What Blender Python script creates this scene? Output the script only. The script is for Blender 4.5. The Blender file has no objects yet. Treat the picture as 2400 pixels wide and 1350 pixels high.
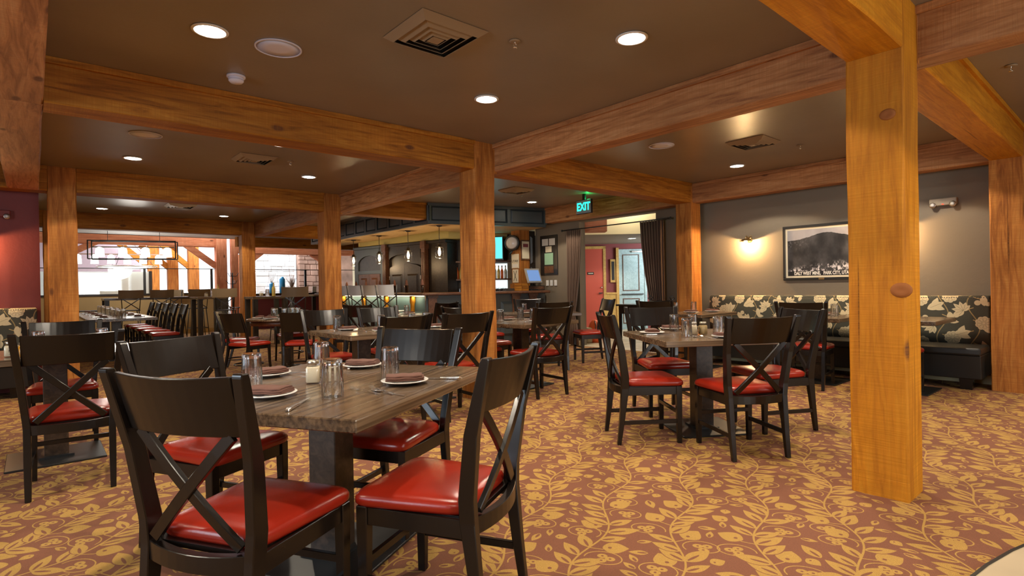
import bpy, bmesh, math, random
import numpy as np
from mathutils import Vector, Matrix
PI = math.pi
random.seed(7)
S = bpy.context.scene
C = S.collection

# ------------------------------------------------------------------ camera, world, exposure
cam_d = bpy.data.cameras.new('camera'); cam = bpy.data.objects.new('camera', cam_d); C.objects.link(cam)
S.camera = cam
F = Vector((0.6530233, 0.75732921, -0.00361)); R_ = Vector((0.75717825, -0.65297614, -0.01741447)); U_ = Vector((0.01554573, -0.00863864, 0.99984184))
cam.matrix_world = Matrix(((R_.x, U_.x, -F.x, 0), (R_.y, U_.y, -F.y, 0), (R_.z, U_.z, -F.z, 1.2), (0, 0, 0, 1)))
cam_d.sensor_width = 36; cam_d.lens = 1300.17 / 2400 * 36; cam_d.clip_start = 0.02; cam_d.clip_end = 200
w = bpy.data.worlds.new('world'); S.world = w; w.use_nodes = True
bg = w.node_tree.nodes['Background']; bg.inputs[0].default_value = (0.80, 0.90, 1.0, 1); bg.inputs[1].default_value = 2.1
S.view_settings.view_transform = 'Standard'; S.view_settings.look = 'None'; S.view_settings.gamma = 1
S.view_settings.exposure = 0.35; S.view_settings.use_curve_mapping = False
try:
    S.cycles.use_denoising = True
    S.cycles.max_bounces = 7; S.cycles.diffuse_bounces = 4; S.cycles.glossy_bounces = 3; S.cycles.transmission_bounces = 6
    S.cycles.transparent_max_bounces = 8; S.cycles.caustics_reflective = False; S.cycles.caustics_refractive = False
    S.cycles.sample_clamp_indirect = 4.0
except Exception: pass

CAN_W = 74.0          # watt of one recessed spot
DAY_W = 120.0         # daylight through the side windows; also scales the fill behind the camera
WARM = (1.0, 0.86, 0.68)

def area(name, loc, tgt, sx, sy, e, col):
    l = bpy.data.lights.new(name, 'AREA'); l.shape = 'RECTANGLE'; l.size = sx; l.size_y = sy; l.energy = e; l.color = col
    o = bpy.data.objects.new(name, l); C.objects.link(o); o.location = loc
    o.rotation_euler = (Vector(tgt) - Vector(loc)).to_track_quat('-Z', 'Y').to_euler()
    return o
# daylight: tall windows on the near left wall, then unseen fill lights
area('daylight_side_window', (-4.8, 2.0, 1.5), (1, 3.2, 1.0), 3.4, 1.9, DAY_W, (0.72, 0.86, 1.0))
area('fill_behind_camera', (2.5, -4.8, 1.5), (3.2, 2, 1.0), 4.0, 1.9, DAY_W*.8, (0.95, 0.93, 0.88))  # unseen area light added behind the camera for ambient fill
area('fill_lounge_chimney', (4.5, 21.0, 4.6), (6.3, 21.4, 0), 7.0, 4.0, 1250, (0.93, 0.96, 1.0))  # added above the view to brighten the chimney and lounge, no skylight there
area('fill_lounge_left', (1.5, 21.0, 4.7), (2.2, 17.5, 0), 4.0, 2.0, 150, (0.85, 0.93, 1.0))  # second unseen light, added overhead to brighten the left of the lounge
area('fill_corridor_doors', (12.0, 7.2, 2.0), (11.2, 9.6, 1.2), 1.2, 1.6, 90, (0.8, 0.92, 1.0))  # unseen light added to brighten the blue door

# ------------------------------------------------------------------ node helpers
def mat(name, col=(.5, .5, .5), rough=.5, metal=0.0, **k):
    m = bpy.data.materials.new(name); m.use_nodes = True
    b = m.node_tree.nodes['Principled BSDF']
    b.inputs['Base Color'].default_value = (*col, 1); b.inputs['Roughness'].default_value = rough; b.inputs['Metallic'].default_value = metal
    for kk, v in k.items(): b.inputs[kk.replace('_', ' ')].default_value = v
    return m
def N(m, t, **k):
    n = m.node_tree.nodes.new(t)
    for kk, v in k.items(): setattr(n, kk, v)
    return n
def LK(m, a, b): m.node_tree.links.new(a, b)
def BS(m): return m.node_tree.nodes['Principled BSDF']
def ramp(m, fac, stops):
    r = N(m, 'ShaderNodeValToRGB'); e = r.color_ramp.elements
    while len(e) < len(stops): e.new(.5)
    for i, (p, c) in enumerate(stops): e[i].position = p; e[i].color = (*c, 1)
    LK(m, fac, r.inputs[0]); return r.outputs[0]
def coords(m, scale=(1, 1, 1), out='Object', rand=True):
    tc = N(m, 'ShaderNodeTexCoord'); mp = N(m, 'ShaderNodeMapping'); mp.inputs['Scale'].default_value = scale
    LK(m, tc.outputs[out], mp.inputs[0])
    if rand:
        oi = N(m, 'ShaderNodeObjectInfo'); ml = N(m, 'ShaderNodeVectorMath', operation='SCALE'); cx = N(m, 'ShaderNodeCombineXYZ')
        for i in range(3): LK(m, oi.outputs['Random'], cx.inputs[i])
        LK(m, cx.outputs[0], ml.inputs[0]); ml.inputs['Scale'].default_value = 37.0
        LK(m, ml.outputs[0], mp.inputs['Location'])
    return mp.outputs[0]
def noise(m, vec, scale, detail=3, rough=.5, dist=0.0):
    n = N(m, 'ShaderNodeTexNoise'); n.inputs['Scale'].default_value = scale; n.inputs['Detail'].default_value = detail
    n.inputs['Roughness'].default_value = rough; n.inputs['Distortion'].default_value = dist; LK(m, vec, n.inputs['Vector']); return n.outputs['Fac']
def bump(m, h, s=.2, d=.01):
    b = N(m, 'ShaderNodeBump'); b.inputs['Strength'].default_value = s; b.inputs['Distance'].default_value = d
    LK(m, h, b.inputs['Height']); LK(m, b.outputs[0], BS(m).inputs['Normal'])
def mixc(m, fac, a, b, mode='MIX'):
    x = N(m, 'ShaderNodeMix', data_type='RGBA', blend_type=mode)
    if isinstance(fac, float): x.inputs[0].default_value = fac
    else: LK(m, fac, x.inputs[0])
    for i, v in ((6, a), (7, b)):
        if isinstance(v, tuple): x.inputs[i].default_value = (*v, 1)
        else: LK(m, v, x.inputs[i])
    return x.outputs[2]

def timber(name, axis, dark, mid, light, knots=True, rough=.55):
    """sawn timber whose grain runs along one axis of the object"""
    m = mat(name, mid, rough+.1 if knots else rough); sc = [9, 9, 9]
    if knots: BS(m).inputs['Specular IOR Level'].default_value = .22; sc['xyz'.index(axis)] = .7
    v = coords(m, tuple(sc)); big = coords(m, tuple(1.0 if s > 5 else .25 for s in sc))
    g = noise(m, v, 2.2, 6, .62, 1.2); g2 = noise(m, v, 9.0, 3, .5, .3); b = noise(m, big, 2.0, 3, .6)
    c = ramp(m, g, [(.36, dark), (.5, mid), (.64, light)])
    c = mixc(m, .35, c, ramp(m, g2, [(.35, tuple(x*.72 for x in mid)), (.6, tuple(min(1, x*1.15) for x in mid))]))
    c = mixc(m, ramp(m, b, [(.35, (0, 0, 0)), (.75, (.55, .55, .55))]), c, tuple(x*.55 for x in dark), 'MIX')
    # long drying cracks
    sc2 = [26, 26, 26]; sc2['xyz'.index(axis)] = .35
    ck = noise(m, coords(m, tuple(sc2)), 1.3, 2, .5, .4)
    c = mixc(m, ramp(m, ck, [(.70, (0, 0, 0)), (.76, (.8, .8, .8))]), c, tuple(x*.22 for x in dark))
    if knots:
        ks = [3.4, 3.4, 3.4]; ks['xyz'.index(axis)] = 1.5
        vo = N(m, 'ShaderNodeTexVoronoi'); vo.inputs['Scale'].default_value = 1.0; LK(m, coords(m, tuple(ks)), vo.inputs['Vector'])
        c = mixc(m, ramp(m, vo.outputs['Distance'], [(.055, (.9, .9, .9)), (.10, (0, 0, 0))]), c, (.09, .028, .012))
    s3 = [2, 2, 2]; s3['xyz'.index(axis)] = 95
    saw = noise(m, coords(m, tuple(s3)), 1.0, 2, .6, .6)
    if knots: c = mixc(m, ramp(m, saw, [(.42, (.32, .32, .32)), (.60, (0, 0, 0))]), c, tuple(x*.62 for x in mid))
    LK(m, c, BS(m).inputs['Base Color'])
    if knots:
        ad = N(m, 'ShaderNodeMath', operation='ADD'); LK(m, g, ad.inputs[0]); LK(m, saw, ad.inputs[1]); bump(m, ad.outputs[0], .35, .005)
    else: bump(m, g, .12, .003)
    return m

def painted(name, col, var=.12, rough=.75, bs=.25, bd=.004, scale=14):
    m = mat(name, col, rough); v = coords(m, (1, 1, 1), rand=False)
    a = noise(m, v, 1.3, 3); t = noise(m, v, scale, 4, .6, .4)
    LK(m, ramp(m, a, [(.3, tuple(x*(1-var) for x in col)), (.7, tuple(min(1, x*(1+var)) for x in col))]), BS(m).inputs['Base Color'])
    bump(m, t, bs, bd); return m

# ------------------------------------------------------------------ woven and printed patterns, drawn by code
class Canvas:
    def __init__(s, n, size, wrap=True):
        s.n = n; s.k = n / size; s.size = size; s.a = np.zeros((n, n), np.float32); s.wrap = wrap
    def win(s, cx, cy, r):
        x0, x1 = int((cx-r)*s.k)-1, int((cx+r)*s.k)+2; y0, y1 = int((cy-r)*s.k)-1, int((cy+r)*s.k)+2
        xs = np.arange(x0, x1); ys = np.arange(y0, y1)
        X, Y = np.meshgrid(xs/s.k-cx, ys/s.k-cy); return xs, ys, X, Y
    def put(s, xs, ys, sd, v=1.0, erase=False):
        al = np.clip(.5 - sd*s.k, 0, 1)
        if s.wrap: ix = np.ix_(ys % s.n, xs % s.n)
        else:
            mx = (xs >= 0) & (xs < s.n); my = (ys >= 0) & (ys < s.n)
            if not mx.any() or not my.any(): return
            xs = xs[mx]; ys = ys[my]; al = al[np.ix_(my, mx)]; ix = np.ix_(ys, xs)
        s.a[ix] = s.a[ix]*(1-al) if erase else np.maximum(s.a[ix], al*v)
    def leaf(s, cx, cy, ang, L, W, slit=True, v=1.0):
        xs, ys, X, Y = s.win(cx, cy, L*.62); c, n_ = math.cos(ang), math.sin(ang)
        u = (X*c+Y*n_)/L + .5; q = -X*n_+Y*c
        uu = np.clip(u, 0, 1); prof = W*.5*np.sin(PI*uu**.8)**.9
        sd = np.maximum(np.abs(q)-prof, np.maximum(-u, u-1)*L)
        if slit: s.put(xs, ys, sd-.0045, erase=True)
        s.put(xs, ys, sd, v)
        if slit: s.put(xs, ys, np.maximum(np.abs(q)-.0062*np.sin(PI*np.clip(u/.6, 0, 1))-.001, np.maximum(.08-u, u-.55)*L), erase=True)
    def disc(s, cx, cy, r, v=1.0, erase=False, r2=None, asp=1.0):
        xs, ys, X, Y = s.win(cx, cy, r*1.2*max(asp, 1)); d = np.hypot(X/asp, Y)
        s.put(xs, ys, (d-r) if r2 is None else np.abs(d-r)-r2, v, erase)
    def line(s, pts, wd, v=1.0):
        for (x, y), (x2, y2) in zip(pts[:-1], pts[1:]):
            mx, my = (x+x2)/2, (y+y2)/2; L = math.hypot(x2-x, y2-y); xs, ys, X, Y = s.win(mx, my, L/2+wd)
            dx, dy = (x2-x)/max(L, 1e-6), (y2-y)/max(L, 1e-6); t = np.clip(X*dx+Y*dy, -L/2, L/2); s.put(xs, ys, np.hypot(X-t*dx, Y-t*dy)-wd/2, v)
    def heart(s, cx, cy, ang, r, v=1.0):
        s.leaf(cx, cy, ang, r*2.3, r*2.0, False, v)
        s.leaf(cx-math.cos(ang)*r*.35, cy-math.sin(ang)*r*.35, ang, r*.9, r*.3, False, 0)
        xs, ys, X, Y = s.win(cx-math.cos(ang)*r*.5, cy-math.sin(ang)*r*.5, r*.5); s.put(xs, ys, np.hypot(X, Y)-r*.17, erase=True)
        s.line([(cx-math.cos(ang)*r*.4, cy-math.sin(ang)*r*.4), (cx+math.cos(ang)*r*.25, cy+math.sin(ang)*r*.25)], 0.0, 0)
def image_from(name, rgb):
    n, m_ = rgb.shape[:2]; im = bpy.data.images.new(name, m_, n, alpha=False)
    px = np.ones((n, m_, 4), np.float32); px[..., :3] = rgb; im.pixels.foreach_set(px.ravel()); im.update(); im.pack(); return im
def srgb(r, g, b): return np.array([r, g, b], np.float32)/255

def carpet_image():
    T = 1.5; cv = Canvas(1536, T); rg = random.Random(3); stems = []
    for k in range(4):
        xc = .19 + .375*k; ph = k*2.1; pts = []
        f = lambda y: (xc + .045*math.sin(2*PI*y/T*2+ph))
        n = 60
        for i in range(n+1): y = T*i/n; pts.append((f(y), y))
        stems.append(pts)
        i = 0; y = .02
        while y < T-.03:
            x = f(y); dx = (f(y+.01)-f(y-.01))/.02; base = math.atan2(1, dx)
            for s_ in (-1, 1):
                typ = (i*2+(s_ > 0)+k) % 5
                if typ in (0, 1, 3):
                    a = base + s_*rg.uniform(.75, 1.05); L = rg.uniform(.125, .165)
                    cv.leaf(x+math.cos(a)*(L*.5+.004), y+math.sin(a)*(L*.5+.004), a, L, L*rg.uniform(.40, .48))
                elif typ == 2:
                    a = base + s_*1.25; cx, cy = x+math.cos(a)*.115, y+math.sin(a)*.115
                    arc = []
                    for q in range(22):
                        t = q/21*5.1; rr = .078-.004*t; arc.append((cx+rr*math.cos(a+PI+s_*t)*1.15, cy+rr*math.sin(a+PI+s_*t)*.85))
                    cv.line(arc, .006)
                    for j in range(3):
                        b = j*2.09+a; bx, by = cx+.024*math.cos(b), cy+.024*math.sin(b); cv.disc(bx, by, .019, asp=1.2); cv.disc(bx, by, .006, erase=True)
                else:
                    a = base + s_*.95; cx, cy = x+math.cos(a)*.10, y+math.sin(a)*.10
                    cv.line([(x, y), (x+math.cos(a+.25*s_)*.06, y+math.sin(a+.25*s_)*.06), (cx, cy)], .006); cv.heart(cx+math.cos(a)*.02, cy+math.sin(a)*.02, a+rg.uniform(-.4, .4), .052)
            y += .088; i += 1
    for p_ in stems: cv.line(p_, .0095)
    a = cv.a
    # fill the gaps between stems with loose leaves and tendrils
    for t in range(5000):
        x, y = rg.uniform(0, T), rg.uniform(0, T); r = rg.choice([.052, .045, .036, .030]); n = cv.n
        xs = (np.arange(int((x-r)*cv.k), int((x+r)*cv.k))) % n; ys = (np.arange(int((y-r)*cv.k), int((y+r)*cv.k))) % n
        if a[np.ix_(ys, xs)].max() < .1:
            an = rg.uniform(0, 6.28)
            if t % 3: cv.leaf(x, y, an, r*2.4, r*1.15)
            else: cv.heart(x, y, an, r*.85)
    a = cv.a[..., None]; rs = np.random.RandomState(2)
    n = cv.n; ys, xs = np.mgrid[0:n, 0:n]
    weave = (.93 + .07*np.sin(xs*2*PI/6 + (ys//6 % 2)*PI)*np.sin(ys*2*PI/6))[..., None]*(1+.10*rs.randn(n, n, 1))
    base = srgb(128, 78, 52); gold = srgb(180, 139, 66)
    return image_from('carpet_pattern', np.clip((base*(1-a)+gold*a)*weave, 0, 1).astype(np.float32))

def upholstery_image():
    T = 1.0; cv = Canvas(1024, T); st = Canvas(1024, T); rg = random.Random(11); sh = Canvas(1024, T)
    spots = []
    for k in range(4):
        pts = [((.125+.25*k + .05*math.sin(2*PI*y*2/T+k*1.7)) , y) for y in [i/50 for i in range(51)]]
        st.line(pts, .009, .8)
    for i in range(9):
        for j in range(4):
            x = .125+.25*j + .075*(1 if (i+j) % 2 else -1) + rg.uniform(-.02, .02); y = i/9 + (.05 if j % 2 else 0) + rg.uniform(-.015, .015); an = rg.uniform(0, 6.28); t = (i*3+j) % 4
            st.line([(x, y), (.125+.25*j, y+.03)], .008, 1)
            if t == 0:
                for q in range(7):
                    b = an+(q-3)*.55; L = .112-.010*abs(q-3); cv.leaf(x+math.cos(b)*L*.45, y+math.sin(b)*L*.45, b, L, .044, False); sh.line([(x, y), (x+math.cos(b)*L*.7, y+math.sin(b)*L*.7)], .003)
            elif t == 1:
                for q in range(9):
                    b = q*.7; cv.disc(x+.046*math.cos(b), y+.046*math.sin(b), .024); sh.disc(x+.038*math.cos(b), y+.038*math.sin(b), .016, .6, r2=.0015)
                cv.disc(x, y, .040); sh.disc(x, y, .015, .7, r2=.002)
            elif t == 2:
                cv.leaf(x, y, an, .16, .08, False); sh.line([(x-math.cos(an)*.05, y-math.sin(an)*.05), (x+math.cos(an)*.05, y+math.sin(an)*.05)], .003)
                cv.leaf(x+.03*math.cos(an+1.2), y+.03*math.sin(an+1.2), an+.8, .115, .060, False); cv.leaf(x+.03*math.cos(an-1.2), y+.03*math.sin(an-1.2), an-.8, .115, .060, False)
            else:
                cv.leaf(x, y, an, .12, .058, False); cv.leaf(x+.03, y-.04, an+1.4, .08, .04, False); cv.disc(x+.055*math.cos(an+2), y+.055*math.sin(an+2), .026)
    a = cv.a[..., None]; s_ = st.a[..., None]; h = sh.a[..., None]
    rs = np.random.RandomState(1); ground = srgb(68, 67, 56)
    c = ground*(1-s_)+srgb(178, 152, 98)*s_; c = c*(1-a)+srgb(206, 190, 152)*a; c = c*(1-.35*h*a)
    c = c*(1+.06*rs.randn(cv.n, cv.n, 1)); return image_from('upholstery_pattern', np.clip(c, 0, 1).astype(np.float32))

def smooth_noise(h, w_, cells, seed):
    rs = np.random.RandomState(seed); out = np.zeros((h, w_), np.float32); amp = 1.0; tot = 0
    for o in range(5):
        n = cells*2**o; g = rs.rand(n+2, n*2+2).astype(np.float32)
        y = np.linspace(0, n, h, endpoint=False); x = np.linspace(0, n*2, w_, endpoint=False)
        yi, xi = y.astype(int), x.astype(int); fy, fx = (y-yi)[:, None], (x-xi)[None]; fy = fy*fy*(3-2*fy); fx = fx*fx*(3-2*fx)
        v = g[np.ix_(yi, xi)]*(1-fy)*(1-fx)+g[np.ix_(yi+1, xi)]*fy*(1-fx)+g[np.ix_(yi, xi+1)]*(1-fy)*fx+g[np.ix_(yi+1, xi+1)]*fy*fx
        out += v*amp; tot += amp; amp *= .55
    return out/tot
def mountain_image():
    h, w_ = 384, 640; y = np.linspace(0, 1, h)[:, None]; x = np.linspace(0, 1, w_)[None]
    n = smooth_noise(h, w_, 4, 5); n2 = smooth_noise(h, w_, 22, 8)
    ridge = .80 + .13*np.exp(-((x-.55)/.26)**2) - .03*(1-x) + .03*(smooth_noise(h, w_, 9, 3)[0:1]-.5)
    sky = .56 + .10*n; hill = .17+.30*(n-.35) + .28*np.clip(n2-.56, 0, 1)*np.exp(-((x-.08)/.2)**2-((y-.72)/.12)**2)*4
    town = np.clip((n2-.44)*3, 0, .62)*np.clip((.34-.10*np.abs(x-.72)*2-y)/.12, 0, 1); img = np.where(y > ridge, sky, hill+town)
    img = np.where(y < .10, .10+.1*n2, img)
    return image_from('old_mine_photograph', np.repeat(np.clip(img, 0.03, 1)[..., None], 3, 2).astype(np.float32)*np.array([1, .97, .98], np.float32))

# ------------------------------------------------------------------ materials
def tex_mat(name, img, scale, rot, rough, out='Object', bs=0.0, sheen=0.0):
    m = mat(name, (.5, .5, .5), rough); tc = N(m, 'ShaderNodeTexCoord'); mp = N(m, 'ShaderNodeMapping')
    mp.inputs['Scale'].default_value = scale; mp.inputs['Rotation'].default_value = rot
    t = N(m, 'ShaderNodeTexImage'); t.image = img; t.interpolation = 'Linear'
    LK(m, tc.outputs[out], mp.inputs[0]); LK(m, mp.outputs[0], t.inputs[0]); LK(m, t.outputs[0], BS(m).inputs['Base Color'])
    if bs: bump(m, t.outputs[0], bs, .003)
    if sheen: BS(m).inputs['Sheen Weight'].default_value = sheen
    return m
M = {}
M['carpet'] = tex_mat('carpet', carpet_image(), (1/1.5, 1/1.5, 1), (0, 0, math.radians(61)), .95, bs=.3)
uph = upholstery_image()
M['uph_b'] = tex_mat('floral_upholstery_right', uph, (1/1.12, 1/1.12, 1/1.12), (0, 0, 0), .85)   # mapped below through UVs
for l in list(M['uph_b'].node_tree.links):
    if l.from_node.type == 'TEX_COORD': M['uph_b'].node_tree.links.remove(l)
_tc = [n for n in M['uph_b'].node_tree.nodes if n.type == 'TEX_COORD'][0]; _mp = [n for n in M['uph_b'].node_tree.nodes if n.type == 'MAPPING'][0]
LK(M['uph_b'], _tc.outputs['UV'], _mp.inputs[0])
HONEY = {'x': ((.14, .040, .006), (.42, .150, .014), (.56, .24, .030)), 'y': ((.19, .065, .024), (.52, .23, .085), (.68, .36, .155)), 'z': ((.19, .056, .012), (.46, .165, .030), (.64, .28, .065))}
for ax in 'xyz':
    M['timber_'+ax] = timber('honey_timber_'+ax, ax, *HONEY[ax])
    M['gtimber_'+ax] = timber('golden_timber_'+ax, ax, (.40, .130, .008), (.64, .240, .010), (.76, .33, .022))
    M['otimber_'+ax] = timber('orange_timber_'+ax, ax, (.42, .12, .05), (.62, .22, .10), (.74, .34, .18))
    M['dark_'+ax] = timber('dark_stained_wood_'+ax, ax, (.012, .008, .006), (.026, .017, .012), (.045, .030, .020), False, .35)
    M['walnut_'+ax] = timber('brown_wood_'+ax, ax, (.06, .022, .010), (.13, .050, .022), (.20, .085, .040), False, .38)
M['ceiling'] = painted('brown_ceiling_paint', (.25, .205, .150), .10, .33, .22, .003, 30)
M['ceiling2'] = painted('pale_lounge_ceiling_paint', (.55, .55, .55), .06, .6, .2, .004, 30)
M['wall'] = painted('taupe_wall_paint', (.200, .160, .112), .06, .70, .45, .006, 9)
M['beige'] = painted('beige_wall_paint', (.42, .32, .18), .06)
M['red'] = painted('brick_red_wall_paint', (.19, .030, .026), .08, .60, .5, .006, 9)
M['tan'] = painted('tan_half_wall_paint', (.50, .34, .15), .05)
M['cream'] = painted('cream_fascia_paint', (.72, .62, .36), .04)
M['yellow'] = painted('ochre_bulkhead_paint', (.45, .36, .12), .05)
M['tile'] = painted('stone_floor_tile', (.50, .40, .26), .22, .45, .15, .002, 20)
M['grout'] = mat('grout', (.25, .22, .17), .9)
M['black'] = mat('black_lacquered_wood', (.008, .0055, .0042), .30); BS(M['black']).inputs['Specular IOR Level'].default_value = .45
_v = coords(M['black'], (3, 3, 3)); LK(M['black'], ramp(M['black'], noise(M['black'], _v, 3, 4), [(.3, (.22,)*3), (.8, (.28,)*3)]), BS(M['black']).inputs['Roughness'])
M['blackvinyl'] = painted('black_vinyl', (.014, .014, .013), .1, .38, .25, .002, 60)
M['seat'] = painted('red_vinyl', (.30, .018, .007), .08, .23, .30, .0012, 220)
M['metal'] = mat('brushed_dark_metal', (.10, .10, .10), .35, .9)
M['base'] = mat('black_steel_plate', (.02, .02, .02), .38, .3)
M['chrome'] = mat('polished_cutlery_steel', (.92, .91, .88), .24, 1.0)
M['stoolmetal'] = mat('grey_gunmetal', (.60, .59, .57), .45, .2)
M['stoolwood'] = mat('worn_olive_stool_back', (.30, .21, .115), .42, .2)
M['china'] = mat('white_china', (.78, .75, .70), .15)
M['napkin'] = painted('brown_napkin_cloth', (.135, .058, .040), .12, .9, .3, .002, 200)
M['glass'] = mat('clear_glass', (1, 1, 1), .02, 0, IOR=1.45, Transmission_Weight=1.0)
_m = M['glass']; _g = BS(_m); _t = N(_m, 'ShaderNodeBsdfTransparent'); _x = N(_m, 'ShaderNodeMixShader'); _x.inputs[0].default_value = .12
_o = [n for n in _m.node_tree.nodes if n.type == 'OUTPUT_MATERIAL'][0]; LK(_m, _g.outputs[0], _x.inputs[1]); LK(_m, _t.outputs[0], _x.inputs[2]); LK(_m, _x.outputs[0], _o.inputs[0])
M['pane'] = mat('window_glass', (1, 1, 1), .02); _m = M['pane']; _gl = N(_m, 'ShaderNodeBsdfGlossy'); _gl.inputs['Roughness'].default_value = .03; _t = N(_m, 'ShaderNodeBsdfTransparent'); _x = N(_m, 'ShaderNodeMixShader'); _x.inputs[0].default_value = .93
_o = [n for n in _m.node_tree.nodes if n.type == 'OUTPUT_MATERIAL'][0]; LK(_m, _gl.outputs[0], _x.inputs[1]); LK(_m, _t.outputs[0], _x.inputs[2]); LK(_m, _x.outputs[0], _o.inputs[0])
M['mauve'] = painted('lavender_plaster', (.34, .27, .31), .08); M['frost'] = mat('frosted_screen', (.62, .68, .64), .5)
M['curtain'] = mat('brown_curtain_cloth', (.17, .105, .072), .9)
M['cream_fill'] = mat('cream_jar_contents', (.68, .58, .40), .7); M['tan_fill'] = mat('ground_spice', (.42, .30, .13), .8)
M['white'] = mat('white_plastic', (.75, .75, .73), .4); M['grey'] = mat('grey_plastic', (.30, .29, .27), .4)
M['speaker'] = mat('pale_speaker_grille', (.66, .66, .80), .7)
M['vent'] = mat('tan_enamel', (.30, .215, .13), .5); M['void'] = mat('duct_dark', (.012, .010, .008), .9)
M['nickel'] = mat('brushed_nickel', (.55, .50, .42), .28, 1.0)
M['brass'] = mat('antique_brass', (.45, .30, .12), .35, 1.0)
M['ink'] = mat('black_frame', (.018, .017, .016), .35)
M['mount'] = mat('ivory_mount', (.66, .58, .42), .8)
M['paper'] = mat('white_paper', (.70, .68, .62), .8); M['green_paper'] = mat('pale_green_paper', (.32, .55, .36), .8)
M['maroon'] = mat('maroon_print', (.20, .04, .05), .7)
M['reddoor'] = painted('red_door_paint', (.50, .080, .048), .04, .4, .05, .001)
M['bluedoor'] = timber('weathered_blue_door', 'z', (.28, .37, .36), (.38, .49, .48), (.48, .60, .60), False, .35)
M['oak'] = timber('golden_oak_trim', 'z', (.42, .22, .05), (.58, .34, .09), (.68, .44, .14), False, .4)
M['stone'] = painted('white_limestone', (.88, .89, .90), .08, .7, .6, .02, 3)
M['rock'] = painted('brown_rubble_stone', (.34, .22, .17), .5, .8, .8, .03, 5)
M['blue'] = mat('blue_glazed_pottery', (.03, .22, .42), .2)
M['amber'] = mat('amber_glass', (.75, .36, .03), .15); M['honey'] = mat('honey_syrup', (.55, .22, .01), .12)
M['blackboard'] = mat('black_panel', (.02, .018, .016), .5)
M['slate'] = painted('blue_grey_panel_paint', (.050, .062, .066), .2, .35, .1, .002)
M['bluebar'] = painted('teal_grey_bar_panel', (.10, .15, .15), .3, .4, .1, .002)
M['orange'] = mat('orange_nylon', (.80, .13, .03), .6); M['khaki'] = mat('khaki_cloth', (.36, .29, .17), .8)
M['leaf'] = mat('dry_grass', (.32, .24, .20), .8)
M['bottle_a'] = mat('green_bottle', (.10, .28, .06), .1); M['bottle_b'] = mat('orange_bottle', (.85, .17, .03), .15); M['bottle_c'] = mat('clear_bottle', (.60, .62, .55), .08); M['bottle_d'] = mat('gold_bottle', (.70, .50, .12), .1)
def emit(name, col, s):
    m = mat(name, (0, 0, 0), .5); b = BS(m); b.inputs['Emission Color'].default_value = (*col, 1); b.inputs['Emission Strength'].default_value = s; return m
M['lamp'] = emit('lamp_glow', (1, .93, .80), 30); M['bulb'] = emit('bulb_glow', (1, .72, .38), 40); M['sconce'] = emit('sconce_glow', (1, .80, .50), 26)
M['shade'] = emit('lit_glass_shade', (1, .97, .92), 5); M['strip'] = emit('under_bar_light', (1, .92, .62), 3)
M['screen'] = emit('blue_screen', (.16, .28, .55), .9); M['tv'] = emit('television_picture', (.10, .62, .62), 1.3); M['exit'] = emit('exit_letters', (.02, .85, .55), 2.2)
M['exitface'] = mat('exit_sign_face', (.30, .40, .46), .4); M['led'] = emit('red_indicator', (1, .03, .01), 4); M['greenled'] = emit('green_indicator', (.02, .9, .1), 3)
M['backlight'] = emit('lit_back_bar_mirror', (.75, .86, .85), 1.1)
M['photo'] = None; M['beigeplastic'] = mat('beige_plastic', (.36, .30, .21), .4)

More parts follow.
